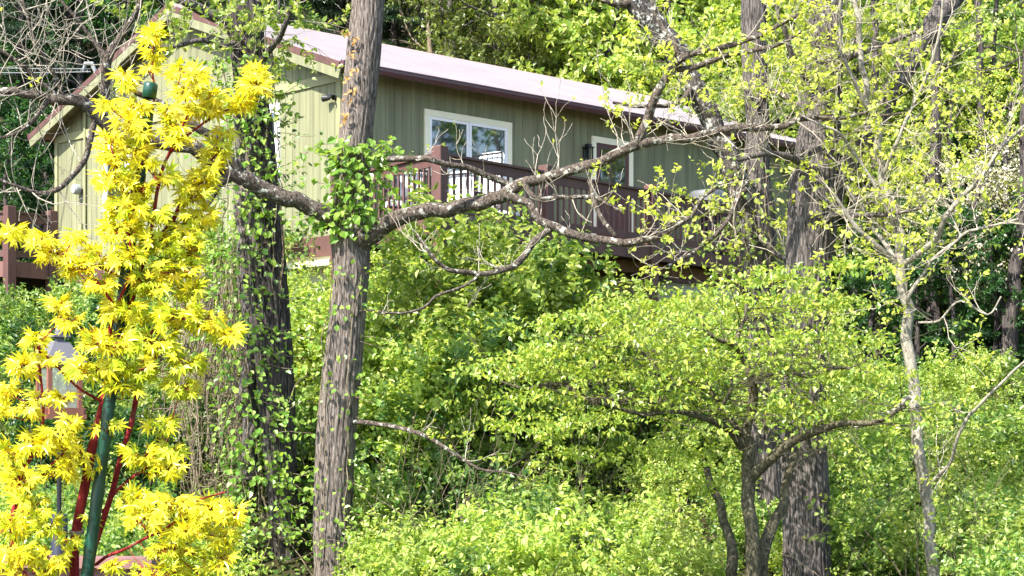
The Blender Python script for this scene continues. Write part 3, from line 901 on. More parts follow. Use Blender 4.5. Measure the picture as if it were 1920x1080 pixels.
# --- oak on the right with a diagonal limb
B3 = base_of(1515, 22.6)
t3 = thing('oak_tree', tuple(B3), 'big straight dark oak trunk rising from the bottom edge at right', 'tree')
b = Buf(); Y3 = 22.6
limb(b, [(1514, 1220, 52, Y3), (1515, 1080, 45, Y3), (1512, 960, 43, Y3), (1508, 840, 42, Y3), (1505, 720, 42, Y3), (1508, 600, 42, Y3), (1516, 500, 43, Y3), (1524, 400, 46, Y3), (1530, 320, 43, Y3), (1540, 220, 37, Y3), (1546, 120, 34, Y3), (1548, 10, 32, Y3), (1550, -120, 30, Y3), (1552, -400, 24, Y3)], 110, .035, .03, seed=41, kfur=26)
b.build('trunk', M['bark_oak'], t3, B3, True)
b = Parts()
dl_ = limb(b, [(1540, 400, 26, Y3), (1590, 320, 21, Y3 - .05), (1625, 265, 20, Y3 - .1), (1660, 195, 20, Y3 - .15), (1700, 120, 21, Y3 - .2), (1745, 55, 20, Y3 - .25), (1800, -25, 19, Y3 - .3), (1900, -160, 15, Y3 - .3)], 26, .05, .05, seed=42)
o1 = limb(b, [(1530, 330, 8, Y3), (1490, 300, 7, Y3 - .5), (1440, 290, 6, Y3 - .8), (1380, 300, 4, Y3 - 1)], 8, .03, .07, .01, seed=43)
o2 = limb(b, [(1545, 150, 8, Y3), (1590, 110, 7, Y3 - .6), (1640, 90, 5, Y3 - .9), (1720, 60, 4, Y3 - 1.2)], 8, .03, .07, .01, seed=44)
o3 = limb(b, [(1545, 180, 8, Y3), (1500, 130, 7, Y3 - .4), (1470, 60, 5, Y3 - .6), (1450, -20, 4, Y3 - .8)], 8, .03, .07, .01, seed=45)
o4 = limb(b, [(1530, 420, 7, Y3), (1580, 400, 6, Y3 - .8), (1640, 405, 5, Y3 - 1.1), (1720, 390, 3, Y3 - 1.3)], 8, .03, .07, .01, seed=46)
b.build('limb', M['bark_oak'], t3, B3, True)
tw = Buf(); tips = []
for sp, n in ((dl_, 14), (o1, 12), (o2, 14), (o3, 12), (o4, 12)):
    twigs_on(tw, tips, sp, int(n * 1.25), g, (.5, 1.1), 1, .007, .03, .15, **kw)
tw.build('twigs', M['twig_pale'], t3, B3)['kind'] = 'stuff'
tips = clear_of(tips, 1230, 1520, 190, 300, g)
b = Buf(); tufts(b, tips, g, .062, 6, .8, .12); b.build('crown', M['l_gold'], t3, B3)

# --- forked tree left of the oak, lichen-patched diagonal stem
B4 = base_of(1430, 24.5)
t4 = thing('locust_tree', tuple(B4), 'forked tree with a lichen-patched stem slanting up over the far end of the roof', 'tree')
b = Buf(); Y4 = 24.5
limb(b, [(1440, 1150, 34, Y4), (1436, 900, 31, Y4), (1432, 700, 29, Y4), (1428, 560, 29, Y4), (1420, 470, 34, Y4), (1414, 400, 38, Y4), (1415, 340, 28, Y4), (1422, 250, 21, Y4), (1416, 140, 22, Y4), (1414, 20, 24, Y4), (1418, -120, 22, Y4), (1420, -400, 18, Y4)], 80, .05, .04, seed=51, kfur=22)
b.build('trunk', M['bark_oak'], t4, B4, True)
b = Buf()
sl = limb(b, [(1420, 470, 27, Y4), (1400, 390, 25, Y4 - .1), (1370, 310, 21, Y4 - .2), (1338, 235, 20, Y4 - .3), (1303, 165, 21, Y4 - .4), (1265, 100, 23, Y4 - .5), (1222, 40, 22, Y4 - .6), (1180, -15, 20, Y4 - .7), (1100, -120, 16, Y4 - .8)], 36, .05, .05, seed=52)
b.build('slanting_stem', M['bark_lichen'], t4, B4, True)
b = Parts()
q1 = limb(b, [(1195, 0, 9, Y4 - .7), (1160, 8, 7, Y4 - .8), (1120, -8, 6, Y4 - .9), (1070, -30, 5, Y4 - 1)], 8, .03, .07, .01, seed=53)
q2 = limb(b, [(1300, 160, 6, Y4 - .4), (1270, 190, 5, Y4 - .9), (1220, 200, 4, Y4 - 1.1), (1150, 190, 3, Y4 - 1.3)], 8, .03, .07, .015, seed=54)
q3 = limb(b, [(1411, 330, 6, Y4), (1370, 400, 5, Y4 - .9), (1320, 460, 4, Y4 - 1.4), (1250, 500, 3, Y4 - 1.8)], 8, .03, .07, .015, seed=55)
q4 = limb(b, [(1413, 200, 6, Y4), (1450, 170, 5, Y4 - .9), (1490, 190, 4, Y4 - 1.4), (1560, 180, 3, Y4 - 1.8)], 8, .03, .07, .015, seed=56)
q5 = limb(b, [(1415, 430, 6, Y4), (1460, 480, 5, Y4 - .9), (1520, 500, 4, Y4 - 1.9), (1600, 470, 3, Y4 - 2.2)], 8, .03, .07, .015, seed=57)
b.build('limb', M['bark_limb'], t4, B4, True)
tw = Buf(); tips = []
for sp, n in ((sl, 10), (q1, 4), (q2, 7), (q3, 10), (q4, 12), (q5, 12)):
    twigs_on(tw, tips, sp, int(n * 1.25), g, (.4, 1.0), 1, .0065, .02, .15, **kw)
tw.build('twigs', M['twig_pale'], t4, B4)['kind'] = 'stuff'
tips = clear_of(tips, 1230, 1520, 190, 300, g)
b = Buf(); tufts(b, tips, g, .062, 6, .8, .12); b.build('crown', M['l_gold'], t4, B4)

# --- pale slender tree at the right
B5 = base_of(1735, 21.5)
t5 = thing('sycamore_sapling', tuple(B5), 'slender pale-barked tree with spreading branches at the right', 'tree')
b = Buf(); Y5 = 21.5
s0 = limb(b, [(1765, 1160, 12.3, Y5), (1752, 1040, 11.5, Y5), (1735, 930, 11.5, Y5), (1722, 850, 10.7, Y5), (1716, 760, 10.7, Y5), (1706, 660, 10.7, Y5), (1694, 560, 9.8, Y5), (1686, 490, 9.8, Y5), (1683, 430, 9.0, Y5), (1676, 380, 8.2, Y5), (1658, 340, 7.4, Y5), (1650, 270, 7.4, Y5), (1640, 220, 6.6, Y5), (1626, 190, 6.1, Y5), (1618, 130, 5.7, Y5), (1612, 60, 5.3, Y5), (1603, -20, 4.9, Y5), (1595, -120, 4.1, Y5)], 16, .03, .06, seed=61)
b.build('trunk', M['bark_white'], t5, B5, True)
b = Parts()
p1 = limb(b, [(1690, 510, 7.4, Y5), (1672, 482, 6.6, Y5 - .1), (1640, 460, 5.7, Y5 - .2), (1612, 435, 4.9, Y5 - .3), (1590, 400, 4.1, Y5 - .3), (1560, 360, 3.3, Y5 - .4)], 9, .03, .07, seed=62)
p2 = limb(b, [(1676, 486, 4.9, Y5 - .1), (1655, 455, 4.5, Y5), (1630, 425, 4.1, Y5 + .1), (1618, 395, 3.7, Y5 + .1), (1600, 370, 3.3, Y5 + .1), (1588, 340, 2.5, Y5 + .1)], 8, .03, .07, seed=63)
p3 = limb(b, [(1692, 496, 6.6, Y5), (1720, 475, 6.1, Y5 - .2), (1748, 448, 5.7, Y5 - .3), (1775, 412, 5.7, Y5 - .5), (1805, 370, 4.9, Y5 - .6), (1840, 330, 4.1, Y5 - .8), (1885, 270, 3.3, Y5 - .9), (1930, 225, 2.5, Y5 - 1)], 9, .03, .07, seed=64)
p4 = limb(b, [(1700, 590, 4.1, Y5), (1708, 550, 4.1, Y5 - .2), (1728, 515, 3.7, Y5 - .3), (1760, 480, 3.3, Y5 - .5), (1800, 445, 3.3, Y5 - .6), (1850, 430, 2.9, Y5 - .8), (1910, 408, 2.5, Y5 - 1)], 8, .03, .07, seed=65)
p5 = limb(b, [(1655, 330, 4.1, Y5), (1680, 270, 3.7, Y5 - .2), (1720, 180, 3.3, Y5 - .3), (1760, 80, 2.9, Y5 - .5), (1770, -10, 2.5, Y5 - .6)], 8, .03, .07, .015, seed=66)
p6 = limb(b, [(1640, 220, 4.1, Y5), (1600, 150, 3.7, Y5 - .2), (1580, 80, 3.3, Y5 - .3), (1575, -10, 2.9, Y5 - .5)], 8, .03, .07, .015, seed=67)
p7 = limb(b, [(1683, 440, 3.7, Y5), (1640, 350, 3.3, Y5 - .2), (1600, 280, 2.9, Y5 - .3), (1560, 240, 2.5, Y5 - .5), (1500, 215, 1.6, Y5 - .5)], 8, .03, .07, .015, seed=68)
p8 = limb(b, [(1728, 930, 3.7, Y5 - .05), (1762, 890, 3.7, Y5 - .2), (1785, 860, 3.4, Y5 - .4), (1800, 815, 3.3, Y5 - .6), (1838, 755, 3.0, Y5 - .8), (1885, 712, 2.6, Y5 - 1), (1930, 665, 2.5, Y5 - 1.2)], 9, .03, .07, seed=69)
p9 = limb(b, [(1708, 745, 4.5, Y5), (1680, 768, 4.5, Y5 - .1), (1640, 780, 4.1, Y5 - .2), (1600, 800, 3.3, Y5 - .3)], 8, .03, .07, seed=70)
p10 = limb(b, [(1722, 605, 2.5, Y5 - .1), (1760, 600, 2.5, Y5 - .3), (1800, 565, 2.1, Y5 - .5), (1850, 590, 1.8, Y5 - .6), (1880, 555, 1.6, Y5 - .7)], 6, .0, .07, .01, seed=71)
b.build('limb', M['bark_white'], t5, B5, True)
tw = Buf(); tips = []
for sp, n in ((s0, 20), (p1, 8), (p2, 7), (p3, 16), (p4, 11), (p5, 16), (p6, 10), (p7, 10), (p8, 5), (p10, 4)):
    twigs_on(tw, tips, sp, int(n * 1.2), g, (.4, 1.0), 1, .0065, .06, .45 if sp is s0 else .15, **kw)
tw.build('twigs', M['twig_pale'], t5, B5)['kind'] = 'stuff'
b = Buf(); tufts(b, tips, g, .06, 6, .7, .12); b.build('crown', M['l_gold'], t5, B5)

# --- small dogwood with tiers of yellow-green leaves
B6 = base_of(1412, 20.3)
t6 = thing('dogwood_tree', tuple(B6), 'low spreading dogwood with flat tiers of lime leaves below the deck end', 'tree')
b = Buf(); Y6 = 20.3
m0 = limb(b, [(1415, 1230, 16, Y6), (1412, 1080, 14, Y6), (1408, 980, 12.5, Y6), (1404, 900, 12, Y6), (1399, 850, 11, Y6), (1395, 820, 11, Y6)], 16, .05, .06, seed=81)
limb(b, [(1425, 1200, 12, Y6 + .2), (1432, 1040, 12, Y6 + .2), (1450, 980, 11, Y6 + .2), (1470, 930, 9, Y6 + .3), (1490, 850, 7, Y6 + .4)], 12, .05, .06, seed=82)
limb(b, [(1370, 1200, 11, Y6 + .4), (1372, 1060, 11, Y6 + .4), (1365, 1000, 9, Y6 + .5), (1345, 940, 8, Y6 + .5), (1330, 880, 6, Y6 + .6)], 12, .05, .06, seed=83)
b.build('trunk', M['bark_dogwood'], t6, B6, True)
b = Parts()
LS = []
for pts in (
    [(1395, 830, 10, Y6), (1402, 790, 9, Y6), (1412, 745, 8.5, Y6), (1410, 712, 8, Y6 - .1), (1398, 680, 7, Y6 - .1), (1380, 650, 6, Y6 - .2), (1360, 640, 5, Y6 - .3), (1330, 625, 4, Y6 - .4), (1305, 590, 3, Y6 - .5)],
    [(1380, 650, 5, Y6 - .2), (1385, 620, 4.5, Y6), (1397, 595, 4, Y6 + .1), (1400, 570, 3, Y6 + .2)],
    [(1411, 716, 6, Y6 - .1), (1440, 702, 5, Y6 - .3), (1475, 696, 4.5, Y6 - .5), (1520, 705, 4, Y6 - .7), (1570, 690, 3, Y6 - .9), (1630, 700, 2, Y6 - 1)],
    [(1392, 840, 8, Y6), (1375, 815, 7, Y6 - .2), (1345, 795, 6, Y6 - .4), (1305, 780, 5.5, Y6 - .6), (1260, 772, 4.5, Y6 - .8), (1200, 775, 4, Y6 - 1), (1120, 752, 3, Y6 - 1.2)],
    [(1390, 815, 7, Y6), (1365, 780, 6, Y6 + .2), (1340, 745, 5, Y6 + .3), (1325, 730, 4, Y6 + .4), (1290, 715, 3, Y6 + .4), (1230, 690, 2.5, Y6 + .5)],
    [(1330, 792, 4, Y6 - .5), (1352, 765, 4, Y6 - .4), (1368, 735, 3.5, Y6 - .4), (1372, 710, 2.5, Y6 - .4)],
    [(1402, 905, 10, Y6), (1425, 880, 10, Y6 - .1), (1455, 850, 9.5, Y6 - .3), (1490, 825, 9, Y6 - .4), (1530, 810, 8, Y6 - .6), (1580, 795, 6, Y6 - .8), (1640, 790, 5, Y6 - 1), (1700, 760, 3.5, Y6 - 1.2)],
    [(1240, 752, 7, Y6 - 1), (1190, 752, 6.5, Y6 - 1), (1110, 752, 6.5, Y6 - .9), (1085, 742, 6, Y6 - .9), (1060, 725, 5, Y6 - .8), (1030, 722, 4, Y6 - .8), (985, 730, 3, Y6 - .7), (940, 715, 2, Y6 - .7)],
    [(1085, 742, 4, Y6 - .9), (1085, 720, 4, Y6 - .9), (1100, 700, 3.5, Y6 - .9), (1125, 675, 3, Y6 - .9), (1140, 640, 2, Y6 - .9)],
    [(1260, 705, 3.5, Y6 - .6), (1225, 700, 3.5, Y6 - .6), (1226, 680, 3, Y6 - .6), (1190, 650, 2.5, Y6 - .6), (1180, 620, 2, Y6 - .6)],
):
    LS.append(limb(b, pts, 10, .05, .06, .006, seed=90 + len(LS)))
b.build('limb', M['bark_dogwood'], t6, B6, True)
tw = Buf(); tips = []
for sp in LS:
    for _ in range(10 + len(sp) // 3):
        i = int(g.uniform(.2, 1) * (len(sp) - 1))
        d = unit(g.normal(0, 1, 3) * np.array([1, 1, .25]) + np.array([0, 0, .12]))
        grow(tw, tips, sp[i, :3], d, g.uniform(.4, .9), .007, 1, g, nch=(2, 4), ang=.75, trop=.01, wander=.3, flat=.7, rmin=.0025)
tw.build('twigs', M['bark_dogwood'], t6, B6)['kind'] = 'stuff'
# the foliage tiers
P, D = [], []
for (p, d, L, m) in tips:
    if g.random() < .55: P += [p, m]; D += [d, d]
tiers = [(970, 690, 120, 18), (1010, 745, 110, 16), (1080, 655, 150, 16)] + [(1130, 600, 240, 22), (1010, 665, 130, 18), (1240, 570, 170, 18), (1180, 640, 160, 20), (1330, 560, 120, 22), (1100, 700, 170, 22), (1250, 690, 150, 20), (1160, 780, 210, 26), (1020, 800, 140, 20), (1290, 840, 130, 22), (1480, 640, 150, 26), (1540, 700, 150, 24), (1600, 640, 110, 22), (1480, 760, 130, 22), (1600, 770, 130, 24), (1540, 840, 100, 22), (1660, 700, 100, 20), (1320, 680, 120, 22), (1430, 570, 110, 22), (1540, 560, 120, 18), (1450, 520, 120, 16), (1580, 500, 110, 16), (1360, 900, 110, 20), (1080, 850, 120, 18)]
for (cx, cy, rx, ry) in tiers:
    yy = Y6 + g.uniform(-1.2, .9)
    n = int(rx * .42)
    for _ in range(n):
        u, w = g.normal(0, .5), g.normal(0, .5)
        c = at(cx + rx * u, cy + ry * w * .75 + 9 * abs(u) + 7 * math.sin(u * 5 + cx), yy + g.normal(0, .35))
        P.append(c); D.append(unit(g.normal(0, 1, 3) * np.array([1, 1, .15])))
b = Buf()
P = np.array(P); D = np.array(D)
ppx = CX + P[:, 0] / P[:, 1] * F_PX; ppy = HY - P[:, 2] / P[:, 1] * F_PX
k_ = ~((np.abs(ppx - 1405) < 50) & (ppy > 790)) | (P[:, 1] > Y6 + .25)
k_ &= ~((np.abs(ppx - 1480) < 90) & (ppy > 815))
k_ &= ~((np.abs(ppx - 1395) < 42) & (ppy > 690) & (P[:, 1] < Y6) & (g.random(len(P)) < .6))
P, D = P[k_], D[k_] * np.array([1, 1, .35])
shoots(b, P, D, .24, 6, .066, g, .55, 1.5, t0=0.0)
b.build('crown', M['l_dogwood'], t6, B6)

# ------------------------------------------------------------------ climbing vines
def creeper(name, label, sp_pts, rad_px, n, mat, size, out=.12, sd=0, hang=0, y0=0, y1=1, lmat=None):
    g = np.random.default_rng(sd)
    w = np.array([list(at(p[0], p[1], p[2])) for p in sp_pts])
    sp = smoothpath(w, .05)
    org = sp[0].copy()
    e = thing(name, tuple(org), label, 'vine')
    bt = Buf()
    for k in range(3):
        off = np.array([g.uniform(-1, 1) * rad_px / F_PX * w[0, 1], -rad_px / F_PX * w[0, 1] * .9, 0])
        pth = sp[::4] + off + g.normal(0, .02, sp[::4].shape)
        tube(bt, pth, .008, 5)
    bl = Buf()
    i = g.integers(0, len(sp), n)
    th = g.uniform(-math.pi * .95, -.05 * math.pi, n)
    rr = rad_px / F_PX * sp[i, 1] + np.abs(g.normal(0, out, n))
    pos = sp[i] + np.stack([np.cos(th) * rr, np.sin(th) * rr, g.normal(0, .05, n)], -1)
    ax = unit(np.stack([np.cos(th) * .7, np.sin(th) * .4, np.full(n, -.5)], -1) + g.normal(0, .4, (n, 3)))
    nm = unit(np.stack([np.cos(th) * .6, np.sin(th) * .8, np.full(n, .7)], -1) + g.normal(0, .3, (n, 3)))
    leaf_mesh(bl, pos, ax, nm, size * g.uniform(.6, 1.3, n), .8)
    # side sprays reaching out
    tp = []
    for _ in range(hang):
        j = g.integers(0, len(sp))
        s = g.choice([-1, 1])
        d = unit(np.array([s, -.5, g.uniform(-.2, .35)]))
        grow(bt, tp, sp[j] + np.array([s * rad_px / F_PX * sp[j, 1] * .9, -.05, 0]), d, g.uniform(.25, .65), .005, 0, g, trop=-.03, wander=.3)
    if tp:
        for (p, d, L, m) in tp:
            t = g.uniform(0, 1, 9)
            q = p + (m - p) * (t * 2 - .3)[:, None] + g.normal(0, .03, (9, 3))
            leaf_mesh(bl, q, unit(g.normal(0, .6, (9, 3)) + d + np.array([0, 0, -.3])), unit(g.normal(0, .4, (9, 3)) + np.array([0, -.5, .8])), size * g.uniform(.6, 1.2, 9), .75)
    bt.build('stem', M['twig_brown'], e, org)
    bl.build('foliage', mat, e, org)
    return e
creeper('creeper', 'bright green creeper clump around the forked trunk beside the deck', [(650, 440, 22.95), (668, 380, 22.95), (672, 330, 22.95), (668, 275, 22.95)], 30, 380, M['l_ivy'], .10, .13, 1, 26)
creeper('creeper', 'thin green creeper on the lower half of the forked grey trunk', [(612, 1060, 22.95), (620, 850, 22.95), (622, 720, 22.95), (628, 620, 22.95), (648, 500, 22.95)], 36, 150, M['l_ivy'], .075, .09, 2, 22)
creeper('creeper', 'leafy creeper covering the left side of the dark leaning trunk', [(500, 1010, 24), (480, 860, 24), (462, 720, 24), (448, 600, 24), (442, 500, 24), (455, 380, 24), (455, 260, 24), (452, 120, 24)], 30, 1100, M['l_ivy'], .085, .22, 3, 60)
creeper('creeper', 'wispy creeper sprays hanging right of the dark leaning trunk over the gable window', [(520, 560, 24), (520, 400, 24), (512, 300, 24), (505, 190, 24), (500, 80, 24)], 14, 120, M['l_green'], .075, .12, 4, 42)
creeper('creeper', 'yellow-green creeper sprays halfway up the forked stems by the oak', [(1420, 560, 24.2), (1416, 470, 24.2), (1408, 380, 24.2), (1410, 300, 24.2)], 36, 160, M['l_yellow'], .07, .15, 5, 30)
creeper('creeper', 'loose lime creeper hiding the middle of the big oak trunk', [(1510, 850, 22.3), (1506, 740, 22.3), (1508, 640, 22.3), (1514, 540, 22.3)], 42, 420, M['l_yellow'], .07, .2, 6, 34)
creeper('creeper', 'loose lime creeper on the lower forked stem left of the oak', [(1434, 800, 24.2), (1430, 700, 24.2), (1428, 600, 24.2)], 30, 220, M['l_yellow'], .07, .16, 7, 18)
# dry leaves clinging to the forked trunk
g = np.random.default_rng(8)
b = Buf()
for (px, py) in ((652, 62), (664, 100), (660, 135), (652, 150), (664, 168), (652, 185), (646, 212), (645, 228), (668, 82)):
    for _ in range(4):
        q = at(px + g.normal(0, 4), py + g.normal(0, 4), 22.72)
        leaf_mesh(b, [q], [unit(g.normal(0, 1, 3) + np.array([-1, 0, 0]))], [unit(g.normal(0, .5, 3) + np.array([0, -1, .5]))], .07, .6)
dryo = b.build('dry_leaves', M['l_dry'], None, at(655, 150, 22.7))
tag(dryo, 'withered tan leaves clinging to the upper grey trunk', 'leaves', None, 'stuff')

# tangle of dead vines left of the dark trunk
g = np.random.default_rng(9)
b = Buf()
for k in range(110):
    px = g.uniform(330, 470); y0 = g.uniform(430, 640); y1 = g.uniform(680, 980)
    Y = g.uniform(24.0, 26.2)
    n = 12
    xs = px + np.cumsum(g.normal(0, 7, n)); ys = np.linspace(y0, y1, n) + g.normal(0, 10, n)
    pts = np.array([at(x, y, Y + g.normal(0, .04)) for x, y in zip(xs, ys)])
    tube(b, smoothpath(pts, .12), g.uniform(.004, .012), 5)
for k in range(60):
    px = g.uniform(330, 480); py = g.uniform(560, 900)
    Y = g.uniform(24.0, 26)
    n = 7
    xs = px + np.cumsum(g.normal(0, 22, n)); ys = py + np.cumsum(g.normal(4, 18, n))
    pts = np.array([at(x, y, Y + g.normal(0, .06)) for x, y in zip(xs, ys)])
    tube(b, smoothpath(pts, .1), g.uniform(.003, .008), 4)
vt = b.build('dead_vines', M['twig_brown'], None, at(400, 800, 25))
tag(vt, 'grey-brown tangle of dead vines between the maple and the dark trunk', 'vines', None, 'stuff')

# ------------------------------------------------------------------ shrubs
def make_shrub(name, mat, sd, nsh=120, per=22, size=.088, rad=.95, hh=1.25, wr=.55, up=.8):
    g = np.random.default_rng(sd)
    r = thing(name, (0, 0, 0), 'shrub', 'shrub')
    st, fo = Buf(), Buf()
    # sub-mounds give an uneven outline
    nm = 8 if hh < 2 else 15
    mc = np.stack([g.normal(0, rad * .42, nm), g.normal(0, rad * .42, nm), g.uniform(.35, .95, nm) * hh], -1)
    mr = g.uniform(.3, .55, nm) * rad
    P, D, L = [], [], []
    for k in range(nsh):
        i = g.integers(0, nm)
        d = unit(g.normal(0, 1, 3) + np.array([0, 0, .55]))
        p = mc[i] + d * mr[i] * g.uniform(.25, .85)
        P.append(p); D.append(unit(d + g.normal(0, .35, 3) + np.array([0, 0, .1]))); L.append(g.uniform(.25, .55))
    shoots(fo, P, D, np.array(L), per, size, g, wr, up)
    for i in range(nm):
        base = np.array([g.normal(0, .12), g.normal(0, .12), -.15])
        mid = (base + mc[i]) / 2 + g.normal(0, .08, 3)
        pth = smoothpath([base, mid, mc[i] * np.array([1, 1, .9])], .12); tube(st, pth, np.linspace(.016, .004, len(pth)), 5)
    st.build('stems', M['twig_brown'], r)
    fo.build('foliage', mat, r)
    return r

protos = {
    'green': [make_shrub('shrub', M['l_green'], 100 + i) for i in range(3)],
    'blue': [make_shrub('shrub', M['l_blue'], 110 + i, size=.082) for i in range(3)],
    'lime': [make_shrub('shrub', M['l_yellow'], 120 + i, size=.075, per=24) for i in range(3)],
    'airy': [make_shrub('shrub', M['l_yellow'], 130 + i, nsh=75, per=16, size=.075, hh=1.5) for i in range(2)],
    'dark': [make_shrub('shrub', M['l_dark'], 140 + i, size=.10) for i in range(2)],
    'tall_green': [make_shrub('tall_shrub', M['l_green'], 150 + i, nsh=230, per=22, hh=2.4, rad=1.0) for i in range(2)],
    'tall_lime': [make_shrub('tall_shrub', M['l_yellow'], 155 + i, nsh=230, per=24, size=.075, hh=2.4, rad=1.0) for i in range(2)],
    'tall_blue': [make_shrub('tall_shrub', M['l_blue'], 158 + i, nsh=230, per=22, size=.082, hh=2.4, rad=1.0) for i in range(2)],
}
used = set()
COLN = {'green': 'mid-green', 'blue': 'bluish green', 'lime': 'lime green', 'airy': 'loose yellow-green', 'dark': 'dark green', 'tall_green': 'tall mid-green', 'tall_lime': 'tall lime green', 'tall_blue': 'tall bluish green'}
def shrub(kind, x, y, sc, sz=None, z=None):
    pr = protos[kind][random.randrange(len(protos[kind]))]
    px = CX + x / y * F_PX
    zone = 'at the left behind the yellow maple' if px < 520 else ('on the bank below the deck' if px < 1150 else ('around the foot of the oak' if px < 1640 else 'on the slope right of the pale sapling'))
    lab = COLN[kind] + ' leafy shrub ' + zone
    grp = COLN[kind] + ' shrubs ' + zone
    z = float(hgt(x, y)) - .05 if z is None else z
    s = (sc * random.uniform(.85, 1.15), sc * random.uniform(.85, 1.15), (sz or sc) * random.uniform(.9, 1.1))
    if pr.name not in used:
        used.add(pr.name)
        pr.location = (x, y, z); pr.rotation_euler = (0, 0, random.uniform(0, 6.28)); pr.scale = s
        pr['label'] = lab; pr['group'] = grp
    else:
        copy_tree(pr, (x, y, z), random.uniform(0, 6.28), s, lab, grp)

def inside_house(x, y, mg=.3):
    r = np.array([x, y, 0]) - C0
    a, bb = r @ U, r @ VV
    if -mg < a < LEN + mg and -mg < bb < WID + mg: return True
    if -0.2 < a < 8.2 and -3.2 < bb < 0.3:
        d = (np.array([x, y, 0]) - PC) @ nPE
        if d < .9: return True
    return False

rs = random.Random(5)
row = 0
Y = 18.6
while Y < 37.5:
    half = 960 / F_PX * Y + 3.4
    x = -half + (row % 2) * .5
    while x < half:
        xx, yy = x + rs.uniform(-.35, .35), Y + rs.uniform(-.35, .35)
        px = CX + xx / yy * F_PX
        ok = not inside_house(xx, yy, .7)
        if yy > 33.2 and px < 1420: ok = False
        if yy < 20.5 and 1380 < px < 1560 and yy < 22: ok = ok and rs.random() < .5
        gz = float(hgt(xx, yy)); pyb = HY - gz / yy * F_PX
        if 770 < px < 880 and 880 < pyb < 1020: ok = False      # the shaded hollow low in the middle
        if px < 480 and rs.random() < .25: ok = False
        if yy < 24.0 and 790 < px < 870: ok = False
        if yy > 32.6 and px > 1540: ok = False
        if yy < 23.0 and 545 < px < 710: ok = False
        if yy < 24.2 and 425 < px < 625: ok = False
        if yy < 22.9 and 1385 < px < 1650: ok = False
        if yy < 20.3 and 1340 < px < 1480: ok = False
        if yy < 21.5 and 1690 < px < 1790: ok = False
        if ok:
            v = rs.random()
            if px > 1640: kind = 'green' if v < .35 else ('airy' if v < .6 else ('lime' if v < .9 else 'blue'))
            elif px < 480: kind = 'green' if v < .6 else ('lime' if v < .8 else 'dark')
            elif px < 1000: kind = 'green' if v < .4 else ('blue' if v < .55 else ('lime' if v < .85 else ('airy' if v < .96 else 'dark')))
            else: kind = 'lime' if v < .45 else ('airy' if v < .7 else 'green')
            shrub(kind, xx, yy, rs.uniform(.62, 1.0))
        x += 1.08
    Y += .92
    row += 1
# taller shrubs that reach up to the deck
for (px, top, Y, wsc, kind) in ((560, 500, 29.3, .8, 'lime'), (600, 505, 28.9, .8, 'lime'), (545, 520, 28.6, .8, 'lime'), (705, 475, 27.2, .9, 'lime'), (760, 462, 26.6, .9, 'lime'), (820, 445, 26.4, .95, 'lime'), (880, 440, 26.3, 1., 'lime'), (930, 440, 26.6, .95, 'green'), (985, 455, 27.0, .95, 'lime'), (1035, 485, 27.6, .8, 'lime'), (900, 560, 25.6, 1.1, 'lime'), (1000, 570, 26, 1.1, 'green'), (840, 600, 25.2, 1.1, 'blue'), (780, 560, 25.6, 1., 'lime'), (1090, 560, 27.4, .9, 'green'), (1150, 545, 28.5, .9, 'lime'), (1220, 535, 29, .9, 'lime'), (1290, 540, 29.6, .9, 'lime'), (720, 600, 25.2, 1., 'lime'), (1340, 600, 30, .9, 'green')):
    p = at(px, top, Y)
    gz = float(hgt(p[0], Y))
    q_ = (p[2] - gz) / 2.65
    shrub('tall_' + kind, p[0], Y, max(.62, q_), q_)

# ground cover leaves over the bank
g = np.random.default_rng(14)
n = 54000
yy = 17 + 22 * g.random(n) ** 1.1
xx = (g.random(n) * 2 - 1) * (960 / F_PX * yy + 3)
keep = np.array([not inside_house(a, b_, .1) for a, b_ in zip(xx, yy)])
px_ = CX + xx / yy * F_PX
keep &= ~((px_ > 770) & (px_ < 890) & (yy < 25.2) & (g.random(n) < .4))
xx, yy = xx[keep], yy[keep]; n = len(xx)
zz = hgt(xx, yy) + g.uniform(0, .22, n)
b = Buf()
leaf_mesh(b, np.stack([xx, yy, zz], -1), unit(g.normal(0, 1, (n, 3)) * np.array([1, 1, .4])), unit(g.normal(0, .45, (n, 3)) + np.array([0, -.2, 1])), .085 * g.uniform(.6, 1.3, n), .6)
uo = b.build('undergrowth', M['l_green'], None, (0, 25, -1))
tag(uo, 'low green ground cover between the shrubs on the bank', 'ground cover', None, 'stuff')

# dead stems poking through the bank
g = np.random.default_rng(19)
b = Buf()
for k in range(170):
    y_ = g.uniform(19.5, 31); x_ = g.uniform(-.28, .29) * y_
    if inside_house(x_, y_, .3): continue
    p = np.array([x_, y_, float(hgt(x_, y_))])
    d = unit(np.array([g.normal(0, .5), g.normal(-.1, .3), 1]))
    if k < 26: p = np.array([g.uniform(-.056, -.022) * 22, g.uniform(21.5, 24.5), -2.2])
    grow(b, [], p, d, g.uniform(.9, 1.9), g.uniform(.004, .010), 1, g, nch=(1, 3), ang=.5, trop=.0, wander=.2, rmin=.0025)
tag(b.build('dead_stems', M['twig_brown'], None, (0, 25, -1)), 'thin dead stems standing among the shrubs on the bank', 'dead stems', None, 'stuff')

